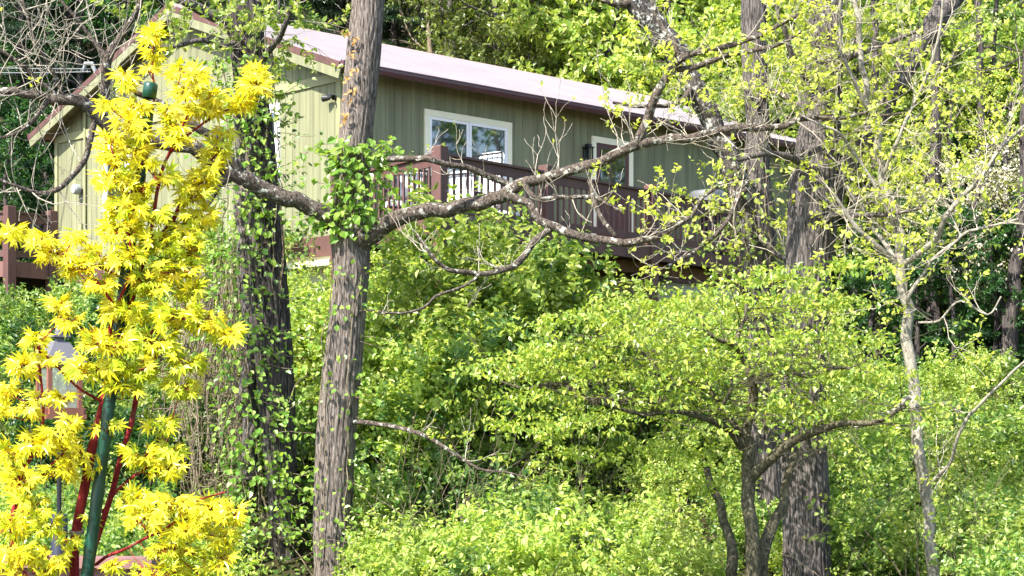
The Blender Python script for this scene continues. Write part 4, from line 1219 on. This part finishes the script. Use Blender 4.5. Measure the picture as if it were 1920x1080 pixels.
# ------------------------------------------------------------------ woodland behind the house
def make_broadleaf(name, mat, barkm, sd, ht=9.0, rad=2.6, nlimb=16, size=.15, per=9, flat=.0, lo=.25, frac=1.0, lab='tree', wr=.6, up=.8, lvl=2):
    g = np.random.default_rng(sd)
    r = thing(name, (0, 0, 0), lab, 'tree')
    w, f = Buf(), Buf()
    pts = smoothpath([(0, 0, -.5), (g.normal(0, .1), g.normal(0, .1), ht * .35), (g.normal(0, .25), g.normal(0, .25), ht * .7), (g.normal(0, .3), g.normal(0, .3), ht)], .4)
    tube(w, pts, np.linspace(ht * .018 + .03, .03, len(pts)), 10, .04, sd)
    tips = []
    for k in range(nlimb):
        t = lo + (1 - lo) * (k + g.random()) / nlimb
        i = min(len(pts) - 1, int(t * len(pts)))
        an = k * 2.4 + g.normal(0, .4)
        prof = math.sin(math.pi * min(1, max(0.08, (t - lo) / (1 - lo) * .85 + .15))) ** .6
        d = unit(np.array([math.cos(an), math.sin(an), .45 * (1 - flat) + .1]))
        grow(w, tips, pts[i], d, rad * prof * g.uniform(.6, 1.0) * .75, .045 * (1.2 - t * .6), lvl, g, nch=(3, 5), ang=.7, trop=.03 * (1 - flat), wander=.22, rmin=.006, shrink=.58, flat=flat * .8, seg=5)
    P = np.array([t[0] for t in tips] + [t[3] for t in tips]); D = np.array([t[1] for t in tips] * 2)
    kk = g.random(len(P)) < frac
    P, D = P[kk], D[kk]
    if flat: D = D * np.array([1, 1, .3])
    shoots(f, P - unit(D) * .1, D, .42, per, size, g, wr, up, t0=0.0)
    w.build('trunk', barkm, r, smooth=True)
    f.build('crown', mat, r)
    return r

def make_conifer(name, sd, ht=11, rad=2.4, lab='tree', mat='l_needle', droop=-.25):
    g = np.random.default_rng(sd)
    r = thing(name, (0, 0, 0), lab, 'tree')
    w, f = Buf(), Buf()
    tube(w, [(0, 0, -.5), (0, 0, ht * .5), (.05, 0, ht)], [.16, .10, .02], 8)
    P, D = [], []
    z = ht * .12
    while z < ht * .98:
        R_ = rad * (1 - (z / ht) ** 1.3) + .15
        for k in range(5):
            an = g.uniform(0, 6.28)
            d = np.array([math.cos(an), math.sin(an), .05])
            L = R_ * g.uniform(.65, 1.1)
            q = [np.array([0, 0, z]) + d * L * t + np.array([0, 0, droop * L * t * t]) for t in np.linspace(0, 1, 6)]
            tube(w, q, np.linspace(.022, .005, 6), 4)
            for t in np.linspace(.2, 1, max(3, int(L / .12))):
                p = np.array([0, 0, z]) + d * L * t + np.array([0, 0, droop * L * t * t])
                for s in (-1, 1):
                    sd_ = np.array([-d[1], d[0], 0]) * s
                    P.append(p); D.append(unit(sd_ + d * .7 + np.array([0, 0, -.25]) + g.normal(0, .15, 3)))
        z += ht * .028
    shoots(f, np.array(P), np.array(D), .38, 10, .12, g, .22, 1.0, t0=0.0, spread=.6)
    w.build('trunk', M['bark_dark'], r, smooth=True)
    f.build('crown', M[mat], r)
    return r

trees = {
    'broad': [make_broadleaf('broadleaf_tree', M['l_green'], M['bark_dark'], 200 + i) for i in range(2)],
    'lime': [make_broadleaf('lime_leaf_tree', M['l_yellow'], M['bark_dark'], 210 + i, 7.5, 2.8, 18, .13, 9, .75, .2) for i in range(2)],
    'olive': [make_broadleaf('olive_tree_crown', M['l_olive'], M['bark_oak'], 220 + i, 9, 2.4, 18, .11, 8) for i in range(2)],
    'sparse': [make_broadleaf('budding_tree', M['l_gold'], M['bark_oak'], 230 + i, 9.5, 2.8, 15, .10, 5, .2, .15, .75) for i in range(2)],
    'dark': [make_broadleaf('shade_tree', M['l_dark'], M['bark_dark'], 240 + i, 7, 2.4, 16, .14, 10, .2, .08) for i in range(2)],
    'pine': [make_conifer('hemlock_tree', 250 + i) for i in range(2)],
    'blossom': [make_broadleaf('flowering_dogwood', M['l_blossom'], M['bark_dark'], 260, 5.0, 2.0, 13, .08, 6, .6, .3, .8)],
    'bare': [make_broadleaf('bare_tree', M['l_olive'], M['twig_brown'], 270, 8.5, 2.8, 14, .05, 2, 0, .2, .3)],
}
TL = {'broad': 'fresh green broadleaf tree', 'lime': 'lime tiered broadleaf tree', 'olive': 'olive green leafy tree', 'sparse': 'thinly leafed yellow-green tree', 'dark': 'dark green understory tree', 'pine': 'dark drooping hemlock', 'blossom': 'pale blossoming dogwood', 'bare': 'nearly bare grey tree'}
for o in trees['olive']: o.name = 'leafy_tree'
tused = set()
def tree(kind, px, Y, sc, zone=None, sz=None):
    x = (px - CX) / F_PX * Y
    pr = trees[kind][random.randrange(len(trees[kind]))]
    zone = zone or ('behind the left end of the house' if px < 560 else ('on the wooded hill above the roof' if px < 1250 else 'in the woods right of the house'))
    lab = TL[kind] + ' ' + zone; grp = TL[kind] + 's ' + zone
    loc = (x, Y, float(hgt(x, Y)) - .1); s = (sc, sc, sz or sc)
    if pr.name not in tused:
        tused.add(pr.name)
        pr.location = loc; pr.rotation_euler = (0, 0, random.uniform(0, 6.28)); pr.scale = s
        pr['label'] = lab; pr['group'] = grp
    else:
        copy_tree(pr, loc, random.uniform(0, 6.28), s, lab, grp)

rt = random.Random(21)
# first rows close behind and beside the house
for (k, px, Y, sc) in (
    ('dark', 20, 41, .62), ('dark', 70, 43, .7), ('dark', -30, 44, .8), ('green', 0, 0, 0),
    ('pine', 40, 50, 1.0), ('pine', 130, 52, 1.1), ('pine', 230, 54, 1.0), ('dark', 160, 50, 1.0), ('pine', -20, 55, 1.1), 
    ('broad', 330, 52, .9), ('dark', 420, 54, 1.0), ('pine', 560, 53, .95), ('pine', 640, 55, 1.1), ('broad', 520, 50, .8), ('pine', 740, 54, .95), ('bare', 700, 51, .9), ('bare', 800, 51, .9), ('olive', 790, 54, .85), ('pine', 840, 58, 1.0),
    ('olive', 900, 50, .62), ('olive', 970, 51, .68), ('olive', 850, 52, .66), ('broad', 1010, 54, .8), ('broad', 960, 58, 1.0),
    ('lime', 1085, 49, 1.35), ('lime', 1170, 50, 1.45), ('lime', 1030, 54, 1.45), ('lime', 1255, 49, 1.4), ('lime', 1220, 54, 1.6), ('broad', 1130, 56, 1.4), ('olive', 930, 49, 1.25), ('olive', 1000, 50, 1.3), ('olive', 860, 50, 1.15),
    ('lime', 1330, 50, 1.28), ('sparse', 1400, 47, .8), ('sparse', 1480, 46, .8), ('olive', 1350, 54, .9), ('broad', 1470, 54, .9),
    ('sparse', 1600, 41, .75), ('sparse', 1690, 43, .8), ('lime', 1560, 47, 1.28), ('sparse', 1780, 41, .75), ('lime', 1880, 44, 1.36), ('sparse', 1900, 39.5, .72), ('olive', 1640, 49, .9), ('olive', 1750, 50, 1.0), ('broad', 1850, 51, 1.0), ('lime', 1700, 52, 1.1), ('lime', 1930, 50, 1.1),
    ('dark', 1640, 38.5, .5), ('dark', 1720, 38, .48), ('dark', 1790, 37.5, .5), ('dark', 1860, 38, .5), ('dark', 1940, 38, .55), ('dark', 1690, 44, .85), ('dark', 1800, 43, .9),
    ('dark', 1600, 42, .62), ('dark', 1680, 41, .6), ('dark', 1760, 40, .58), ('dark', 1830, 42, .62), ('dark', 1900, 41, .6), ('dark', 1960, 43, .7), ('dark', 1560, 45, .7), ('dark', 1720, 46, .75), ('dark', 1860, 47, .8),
    ('lime', 1300, 45, 1.15), ('lime', 1390, 44, 1.28), ('lime', 1460, 43, 1.25), ('lime', 1530, 42.5, 1.28), ('lime', 1620, 45, 1.44), ('lime', 1740, 47, 1.44), ('sparse', 1660, 46, .9), ('broad', 1580, 51, 1.0), ('lime', 1800, 48, 1.1), ('lime', 1420, 50, 1.0), ('broad', 1900, 47, .9),
    ('blossom', 1880, 38.5, .95), ('blossom', 1800, 40.5, .9), ('blossom', 1930, 41, 1.0), ('sparse', 1840, 46, .9)):
    if k == 'green': continue
    tree(k, px, Y, sc)
# deeper rows up the hill
for Y in (60, 66, 73, 81, 90):
    px = -80 + rt.uniform(0, 60)
    while px < 2000:
        if px < 260: k = rt.choice(['pine', 'dark', 'pine'])
        elif px < 850: k = rt.choice(['pine', 'dark', 'olive', 'broad', 'pine'])
        elif px < 1300: k = rt.choice(['olive', 'lime', 'broad', 'pine'])
        else: k = rt.choice(['lime', 'sparse', 'olive', 'broad', 'lime'])
        tree(k, px, Y + rt.uniform(-2.5, 2.5), rt.uniform(1.0, 1.35))
        px += 62 * 60 / Y * 2.1 + rt.uniform(-20, 30)
# woods to the right of the house, seen mirrored in the windows and past the frame edge
for (k, x, Y, sc) in (('broad', 14, 33, 1.0), ('olive', 18, 36, 1.1), ('dark', 16, 30, .9), ('pine', 22, 31, 1.1), ('broad', 24, 35, 1.2), ('lime', 20, 28, 1.0), ('dark', 13.5, 37, .8), ('pine', 27, 38, 1.2), ('dark', 25, 27, 1.1)):
    tree(k, CX + x / Y * F_PX, Y, sc, 'beyond the right edge of the view')

# prototypes that were never placed are taken out again
for lst, us in ((protos, used), (trees, tused)):
    for pl in lst.values():
        for o in pl:
            if o.name not in us:
                for c in list(o.children): bpy.data.objects.remove(c)
                bpy.data.objects.remove(o)
# dark trunks standing in the right-hand woods
g = np.random.default_rng(33)
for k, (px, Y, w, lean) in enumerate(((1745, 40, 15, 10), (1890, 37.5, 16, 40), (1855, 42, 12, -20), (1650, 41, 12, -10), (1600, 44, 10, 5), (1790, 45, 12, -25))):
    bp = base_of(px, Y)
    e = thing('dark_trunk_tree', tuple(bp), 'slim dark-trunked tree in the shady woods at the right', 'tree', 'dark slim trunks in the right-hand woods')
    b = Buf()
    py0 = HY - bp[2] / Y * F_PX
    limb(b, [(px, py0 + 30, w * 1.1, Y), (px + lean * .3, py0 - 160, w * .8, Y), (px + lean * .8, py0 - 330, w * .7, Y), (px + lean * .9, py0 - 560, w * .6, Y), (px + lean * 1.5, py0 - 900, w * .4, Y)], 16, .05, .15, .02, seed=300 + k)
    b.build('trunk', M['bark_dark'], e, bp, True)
    tw, tips = Buf(), []
    for _ in range(9):
        q = at(px + lean * .7, py0 - g.uniform(150, 600), Y)
        grow(tw, tips, q, unit(g.normal(0, 1, 3) + np.array([0, 0, .4])), g.uniform(.8, 1.6), .02, 1, g, wander=.3, rmin=.005)
    tw.build('twigs', M['bark_dark'], e, bp)['kind'] = 'stuff'
    b = Buf(); tufts(b, tips, g, .11, 7, .9, .25); b.build('crown', M['l_yellow'], e, bp)

# ------------------------------------------------------------------ bird feeder, porch rail
YF = 9.0
fc = at(111, 720, YF)
gzf = float(hgt(fc[0], YF))
e = thing('bird_feeder', (fc[0], YF, gzf), 'lantern-shaped bird feeder with pale tin roof on a black pole behind the yellow maple', 'bird feeder')
EO = np.array([fc[0], YF, gzf])
rx = np.array([math.cos(.6), math.sin(.6), 0]); ry = np.array([-rx[1], rx[0], 0])
def fpt(x, y, z): return fc + rx * x + ry * y + Z3 * z
b = Buf()
hw = .085
ov = .105
zr = .105
b.add([fpt(-ov, -ov, zr), fpt(ov, -ov, zr), fpt(ov, ov, zr), fpt(-ov, ov, zr), fpt(-.035, -.035, zr + .11), fpt(.035, -.035, zr + .11), fpt(.035, .035, zr + .11), fpt(-.035, .035, zr + .11)],
      [[0, 1, 5, 4], [1, 2, 6, 5], [2, 3, 7, 6], [3, 0, 4, 7], [3, 2, 1, 0]])
obox(b, fpt(0, 0, zr + .135), rx, ry, Z3, .045, .045, .006)
tube(b, [fpt(0, 0, zr + .11), fpt(0, 0, zr + .17), fpt(0, 0, zr + .20)], [.025, .02, .004], 8)
b.build('tin_roof', M['feeder_roof'], e, EO)
b = Buf()
for sx in (-1, 1):
    for sy in (-1, 1):
        obox(b, fpt(sx * hw * .92, sy * hw * .92, -.03), rx, ry, Z3, .011, .011, .13)
obox(b, fpt(0, 0, .094), rx, ry, Z3, hw * 1.06, hw * 1.06, .011)
b.build('frame', M['cedar'], e, EO)
b = Buf()
obox(b, fpt(0, 0, -.165), rx, ry, Z3, .105, .105, .012)
for sx, sy in ((1, 0), (-1, 0), (0, 1), (0, -1)):
    obox(b, fpt(sx * .097, sy * .097, -.137), rx, ry, Z3, .008 if sx else .089, .008 if sy else .089, .016)
b.build('tray', M['cedar'], e, EO)
for sx, sy in ((1, 0), (-1, 0), (0, 1), (0, -1)):
    b = Buf()
    obox(b, fpt(sx * hw * .92, sy * hw * .92, -.03), rx, ry, Z3, .002 if sx else hw * .81, .002 if sy else hw * .81, .108)
    b.build('glass_panel', M['clear'], e, EO)
b = Buf()
tube(b, [EO - Z3 * .3, fpt(0, 0, -.17)], .012, 10)
b.build('pole', M['black'], e, EO)
b = Buf()
zb = at(0, 968, YF)[2] - fc[2]
tube(b, [fpt(0, 0, zb + .012), fpt(0, 0, zb + .01), fpt(0, 0, zb), fpt(0, 0, zb - .45)], [.013, .035, .042, .042], 18)
b.build('baffle', M['navy'], e, EO, True)

YP = 6.5
zc = at(0, 1037, YP)[2]
x0, x1 = -3.2, at(292, 0, YP)[0]
e = thing('porch_railing', ((x0 + x1) / 2, YP, -2.5), 'brown wooden porch rail in front of the maple at the bottom left', 'railing')
PO = np.array([(x0 + x1) / 2, YP, -2.5])
b = Buf()
sl_ = .012
beam(b, (x0, YP + .05, zc - .018), (x1, YP, zc - .035), .14, .036); b.build('cap_board', M['rail_wood'], e, PO)
b = Buf(); beam(b, (x0, YP + .05, zc - .105), (x1, YP, zc - .122), .04, .13); b.build('rail', M['rail_wood'], e, PO)
b = Buf(); beam(b, (x0, YP + .05, zc - .8), (x1, YP, zc - .8), .04, .09); b.build('rail', M['rail_wood'], e, PO)
for x in np.linspace(x0, x1 - .05, 2):
    b = Buf(); cbox(b, (x, YP + .03, (zc - .04 - 2.7) / 2), np.array([1., 0, 0]), np.array([0, 1., 0]), Z3, .045, .045, (zc - .04 + 2.7) / 2, .005); b.build('post', M['rail_wood'], e, PO)
for x in np.arange(x0 + .13, x1 - .1, .13):
    b = Buf(); obox(b, (x, YP + .03, zc - .46), np.array([1., 0, 0]), np.array([0, 1., 0]), Z3, .018, .018, .30); b.build('baluster', M['rail_wood'], e, PO)

# ------------------------------------------------------------------ yellow Japanese maple and its stake
YM = 4.0
GM = float(hgt(-.95, YM))
bm = np.array([at(140, 0, YM)[0], YM, GM])
mp = thing('japanese_maple', tuple(bm), 'brilliant yellow maple with coral-red stems in the left foreground', 'tree')
b = Buf()
def mlimb(pts, seg=10):
    return limb(b, [(x, y, r * .85, YM + dy) for (x, y, r, dy) in pts], seg, .02, .015, .002, seed=int(pts[0][0] * 7 + pts[-1][1]))
ST = []
ST.append(mlimb([(136, 2960, 16, 0), (140, 1600, 13, 0), (141, 1100, 11, 0), (144, 1000, 11, 0), (160, 910, 11, -.01), (178, 820, 10.5, -.02), (198, 740, 10, -.02), (212, 680, 9.5, -.02), (236, 600, 8, -.03), (252, 540, 7, -.03), (275, 480, 6, -.02), (315, 425, 5.5, 0), (340, 378, 4.5, .02)]))
ST.append(mlimb([(152, 1250, 8, .02), (172, 1060, 7.5, .03), (196, 965, 7, .04), (222, 880, 6.5, .05), (240, 810, 6, .05), (254, 750, 6, .05), (270, 690, 5.5, .04), (280, 640, 4.5, .03), (300, 590, 3.5, .03)]))
ST.append(mlimb([(20, 1150, 7, -.02), (25, 960, 6, -.03), (42, 890, 5.5, -.04), (62, 845, 4.5, -.05), (80, 780, 3.5, -.05), (75, 700, 3, -.05), (70, 640, 2.5, -.05)], 8))
ST.append(mlimb([(205, 700, 5, -.02), (209, 640, 5, -.06), (212, 590, 4.5, -.08), (205, 560, 3.5, -.1), (180, 525, 2.5, -.12)], 8))
ST.append(mlimb([(212, 600, 4, -.08), (230, 550, 3.5, -.08), (248, 505, 3, -.08), (240, 430, 2.5, -.08), (230, 350, 2.2, -.08), (205, 265, 2, -.08)], 8))
ST.append(mlimb([(262, 510, 4, -.03), (285, 420, 4, -.05), (297, 345, 4, -.06), (310, 300, 3.5, -.06), (340, 262, 3, -.06), (390, 225, 2.5, -.04), (440, 200, 2, -.04), (478, 160, 1.6, -.04)], 8))
ST.append(mlimb([(298, 345, 3, -.06), (275, 300, 2.6, -.06), (262, 240, 2.2, -.06)], 7))
ST.append(mlimb([(300, 330, 3, -.06), (325, 270, 2.6, -.08), (350, 215, 2.2, -.08), (345, 160, 1.8, -.08)], 7))
ST.append(mlimb([(290, 160, 2.2, .06), (286, 125, 2, .05), (287, 95, 1.6, .04), (288, 55, 1.2, .04)], 7))
ST.append(mlimb([(262, 470, 2.5, .05), (272, 330, 2.5, .06), (283, 240, 2.3, .07), (290, 160, 2.2, .06)], 7))
ST.append(mlimb([(225, 700, 4, -.02), (270, 690, 3.5, -.08), (320, 640, 3, -.1), (350, 600, 2.6, -.1), (400, 615, 2, -.1), (440, 640, 1.5, -.1)], 7))
ST.append(mlimb([(200, 760, 3.5, -.02), (150, 730, 3, -.05), (110, 690, 2.4, -.06), (60, 640, 2, -.06)], 7))
ST.append(mlimb([(245, 530, 3.2, -.03), (190, 500, 2.8, -.06), (120, 480, 2.2, -.08), (60, 455, 1.8, -.08), (15, 440, 1.4, -.08)], 7))
ST.append(mlimb([(172, 1060, 4, .0), (250, 1020, 3.5, -.06), (320, 985, 3, -.1), (365, 940, 2.4, -.1), (420, 920, 2, -.1)], 7))
ST.append(mlimb([(190, 960, 3.5, .04), (240, 900, 3, .0), (300, 860, 2.5, -.04), (320, 800, 2, -.05)], 7))
ST.append(mlimb([(30, 960, 3, -.03), (90, 880, 2.5, -.07), (140, 830, 2, -.09)], 7))
ST.append(mlimb([(335, 380, 3, .02), (370, 330, 2.6, .02), (405, 290, 2.2, .02), (425, 250, 1.8, .02)], 7))
# leaf clusters: (px, py, rx, ry, leaves, depth offset, lime share)
CL = [(287, 62, 20, 22, 14, .04, 0), (289, 100, 20, 12, 9, .04, 0), (281, 133, 16, 8, 6, .05, 0), (232, 141, 20, 8, 7, .03, 0), (241, 162, 18, 9, 7, .03, 0),
      (338, 130, 26, 18, 12, -.08, 0), (365, 145, 24, 18, 12, -.08, 0), (350, 170, 30, 14, 12, -.08, 0), (480, 135, 24, 16, 13, -.04, 0), (478, 160, 30, 18, 16, -.04, 0), (450, 195, 32, 14, 14, -.04, 0), (398, 178, 28, 15, 12, -.04, 0), (375, 205, 26, 14, 11, -.04, 0), (205, 195, 26, 13, 10, -.08, 0), (258, 198, 28, 15, 12, -.07, 0), (240, 228, 34, 14, 13, -.08, 0), (318, 205, 24, 13, 10, -.07, 0), (325, 235, 34, 16, 15, -.07, 0), (265, 245, 28, 12, 11, -.06, 0), (392, 205, 22, 12, 8, -.03, .0),
      (205, 262, 26, 13, 11, -.08, 0), (255, 275, 34, 14, 13, -.07, 0), (335, 262, 28, 12, 10, -.07, 0), (405, 278, 26, 16, 12, .02, 0), (420, 245, 16, 8, 5, .02, 0), (395, 310, 22, 15, 10, .02, 0), (215, 295, 30, 14, 13, -.08, .0), (270, 305, 30, 14, 11, -.06, .0),
      (215, 335, 40, 20, 20, -.08, .1), (255, 355, 40, 20, 20, -.08, .1), (315, 330, 24, 14, 8, -.04, .1), (380, 335, 30, 20, 16, .02, 0), (365, 370, 34, 20, 18, .02, .05), (235, 390, 50, 22, 24, -.08, .15), (295, 400, 24, 18, 9, -.05, .3), (375, 405, 40, 16, 18, .0, .1), (345, 430, 44, 20, 20, -.02, .35), (225, 430, 46, 22, 22, -.08, .3), (300, 455, 45, 24, 22, -.06, .5), (360, 470, 36, 20, 16, -.04, .6),
      (22, 436, 30, 12, 13, -.08, 0), (80, 447, 34, 14, 15, -.08, 0), (140, 438, 20, 13, 9, -.08, 0), (105, 475, 40, 14, 16, -.08, 0), (145, 500, 40, 18, 17, -.08, .0), (190, 480, 36, 18, 14, -.07, .2), (240, 480, 46, 22, 20, -.07, .4), (330, 505, 54, 22, 24, -.06, .5), (280, 530, 50, 22, 22, -.06, .5), (190, 530, 36, 18, 14, -.08, .1), (365, 545, 40, 20, 16, -.04, .3),
      (112, 570, 24, 14, 11, -.10, 0), (130, 600, 28, 14, 12, -.10, 0), (65, 635, 24, 16, 12, -.06, 0), (45, 685, 26, 18, 13, -.06, 0), (90, 670, 24, 10, 7, -.06, 0), (235, 580, 54, 24, 26, -.08, .4), (330, 590, 56, 24, 28, -.1, .5), (385, 600, 40, 20, 18, -.1, .1), (420, 625, 34, 18, 17, -.1, 0), (200, 640, 60, 24, 28, -.1, .3), (290, 640, 50, 24, 22, -.1, .6), (170, 690, 60, 22, 26, -.1, .4), (250, 690, 50, 22, 20, -.08, .7), (350, 680, 36, 20, 16, -.06, .5), (340, 725, 40, 20, 16, -.05, .6), (230, 725, 40, 14, 12, -.08, .4), (15, 730, 24, 20, 12, -.05, 0), (5, 770, 24, 20, 12, -.05, 0), (75, 745, 22, 12, 7, -.06, 0), (115, 745, 22, 12, 7, -.06, 0), (55, 765, 22, 14, 8, -.06, 0), (130, 790, 22, 12, 7, -.08, .0),
      (70, 830, 44, 22, 22, -.06, 0), (110, 815, 40, 20, 20, -.08, 0), (20, 850, 36, 24, 18, -.06, .1), (150, 850, 36, 20, 16, -.08, .1), (200, 800, 34, 16, 13, -.06, .6), (300, 800, 34, 18, 13, -.05, .7), (320, 840, 30, 14, 10, -.05, .6), (265, 855, 46, 22, 20, -.05, .3), (310, 880, 44, 18, 17, -.06, .3), (110, 880, 40, 18, 17, -.08, .1), (40, 900, 40, 24, 20, -.06, .2), (180, 880, 20, 14, 7, -.06, .3), (170, 975, 20, 12, 7, -.05, .0), (60, 945, 44, 24, 20, -.06, .6), (20, 985, 36, 26, 18, -.06, .5), (90, 985, 30, 18, 13, -.06, .6),
      (250, 935, 36, 18, 14, -.08, .3), (330, 945, 50, 20, 22, -.1, .1), (395, 955, 44, 22, 20, -.1, .05), (435, 965, 26, 20, 14, -.1, 0), (270, 975, 44, 20, 18, -.09, .2), (350, 990, 50, 22, 22, -.1, .2), (415, 1010, 36, 22, 17, -.1, .2), (320, 1030, 54, 22, 22, -.1, .3), (400, 1050, 50, 22, 20, -.1, .3), (30, 1040, 44, 24, 20, -.06, .1), (95, 1045, 40, 20, 16, -.06, 0), (60, 1075, 60, 20, 20, -.06, .1), (300, 1075, 70, 20, 24, -.1, .3), (210, 1060, 26, 16, 8, -.05, .1), (400, 1095, 60, 22, 20, -.1, .3), (130, 1010, 22, 10, 6, -.06, 0)]
allst = np.vstack([s[:, :3] for s in ST])
tw = Buf(); ly, lg_ = Buf(), Buf()
g = np.random.default_rng(77)
def maple_leaf(buf, p, a, n, size, nl=7):
    a = unit(a); s = unit(np.cross(a, n)); n = np.cross(s, a)
    angs = np.radians(np.array([-118, -78, -38, 0, 38, 78, 118])); lens = np.array([.5, .78, .95, 1.0, .95, .78, .5])
    V, Fc = [p], []
    nt = []
    for i in range(8):
        an = (angs[i] + angs[i - 1]) / 2 if 0 < i < 7 else (angs[0] - .35 if i == 0 else angs[6] + .35)
        rr = .30 if 0 < i < 7 else .12
        V.append(p + size * rr * (a * math.cos(an) + s * math.sin(an)) - n * size * .02)
    for i in range(7):
        an = angs[i] + g.normal(0, .07); L = lens[i] * g.uniform(.88, 1.08)
        dr = n * size * L * L * g.uniform(.10, .42)
        wd = .095
        for (r_, sg) in ((.52, -1), (.52, 1)):
            V.append(p + size * L * r_ * (a * math.cos(an) + s * math.sin(an)) + size * wd * sg * (-a * math.sin(an) + s * math.cos(an)) - dr * .3 + n * size * .02)
        V.append(p + size * L * (a * math.cos(an) + s * math.sin(an)) - dr)
        o = 9 + i * 3
        Fc += [[0, 1 + i, o], [0, o, o + 2], [0, o + 2, o + 1], [0, o + 1, 2 + i]]
    buf.add(V, Fc)
viewd = np.array([0, -1., 0])
for (cx, cy, rx_, ry_, nlv, dy, lime) in CL:
    c = at(cx, cy + 6, YM + dy)
    j = np.argmin(np.linalg.norm((allst - c) * np.array([1, .6, 1]) + np.where((allst[:, 2:3] > c[2]), 1, 0) * .06, axis=1))
    q = allst[j]
    mid = (q + c) / 2 + np.array([0, 0, -.012]) + g.normal(0, .006, 3)
    tube(tw, smoothpath([q, mid, c], .02), .0013, 5)
    for k in range(int(nlv * (2.9 if 190 < cx < 420 and 320 < cy < 740 else 2.3))):
        u, w = g.uniform(-1, 1), g.uniform(-1, 1)
        p = at(cx + rx_ * u * .70, cy + ry_ * w * .72, YM + dy + g.normal(0, .05))
        ppx = CX + p[0] / p[1] * F_PX; ppy = HY - p[2] / p[1] * F_PX
        if ppy > 800 and abs(ppx - (163 + (1080 - ppy) * .13)) < 30 and g.random() < .85: continue
        out = unit(np.array([u * 1.0, g.normal(-.35, .5), w * -.5 - .15 + g.normal(0, .25)]))
        nm = unit(np.array([g.normal(0, .3), -.75 + g.normal(0, .25), .75 + g.normal(0, .25)]))
        sz = g.uniform(.014, .035)
        buf = lg_ if g.random() < lime * .9 + .10 else ly
        maple_leaf(buf, p, out, nm, sz)
        tube(tw, [c + (p - c) * .3, p], .0007, 3)
b.build('stem', M['coral'], mp, bm, True)
tw.build('twigs', M['coral'], mp, bm)['kind'] = 'stuff'
ly.build('yellow_leaves', M['l_maple'], mp, bm)
lg_.build('lime_leaves', M['l_lime'], mp, bm)

s0_, s1_ = at(163, 1080, YM - .05), at(283, 156, YM - .03)
dd = unit(s1_ - s0_)
s_base = s0_ - dd * ((s0_[2] - GM + .1) / dd[2])
st = thing('garden_stake', tuple(s_base), 'dark green plastic-coated stake tied upright inside the yellow maple', 'stake')
b = Buf()
L_ = np.linalg.norm(s1_ - s_base)
tt = np.arange(0, L_ - .03, .03)
rr = .0135 + .0012 * (np.arange(len(tt)) % 4 == 0)
tube(b, [s_base + dd * t for t in tt], rr, 14)
b.build('shaft', M['stake'], st, s_base, True)
b = Buf()
tube(b, [s1_ - dd * .034, s1_ - dd * .033, s1_ - dd * .004, s1_, s1_ + dd * .0005], [.013, .0155, .016, .0135, .001], 18)
b.build('cap', M['stake'], st, s_base, True)
tn = at(144, 1000, YM)
b = Buf()
for k in range(3):
    th = np.linspace(0, 2 * math.pi, 15)
    tube(b, np.stack([tn[0] + .0155 * np.cos(th), tn[1] + .0155 * np.sin(th), tn[2] + .003 * k + .002 * np.sin(th)], -1), .0018, 5)
tag(b.build('twine', M['twig_pale'], None, tn), 'tan twine wound round the coral maple stem near the bottom', 'twine')
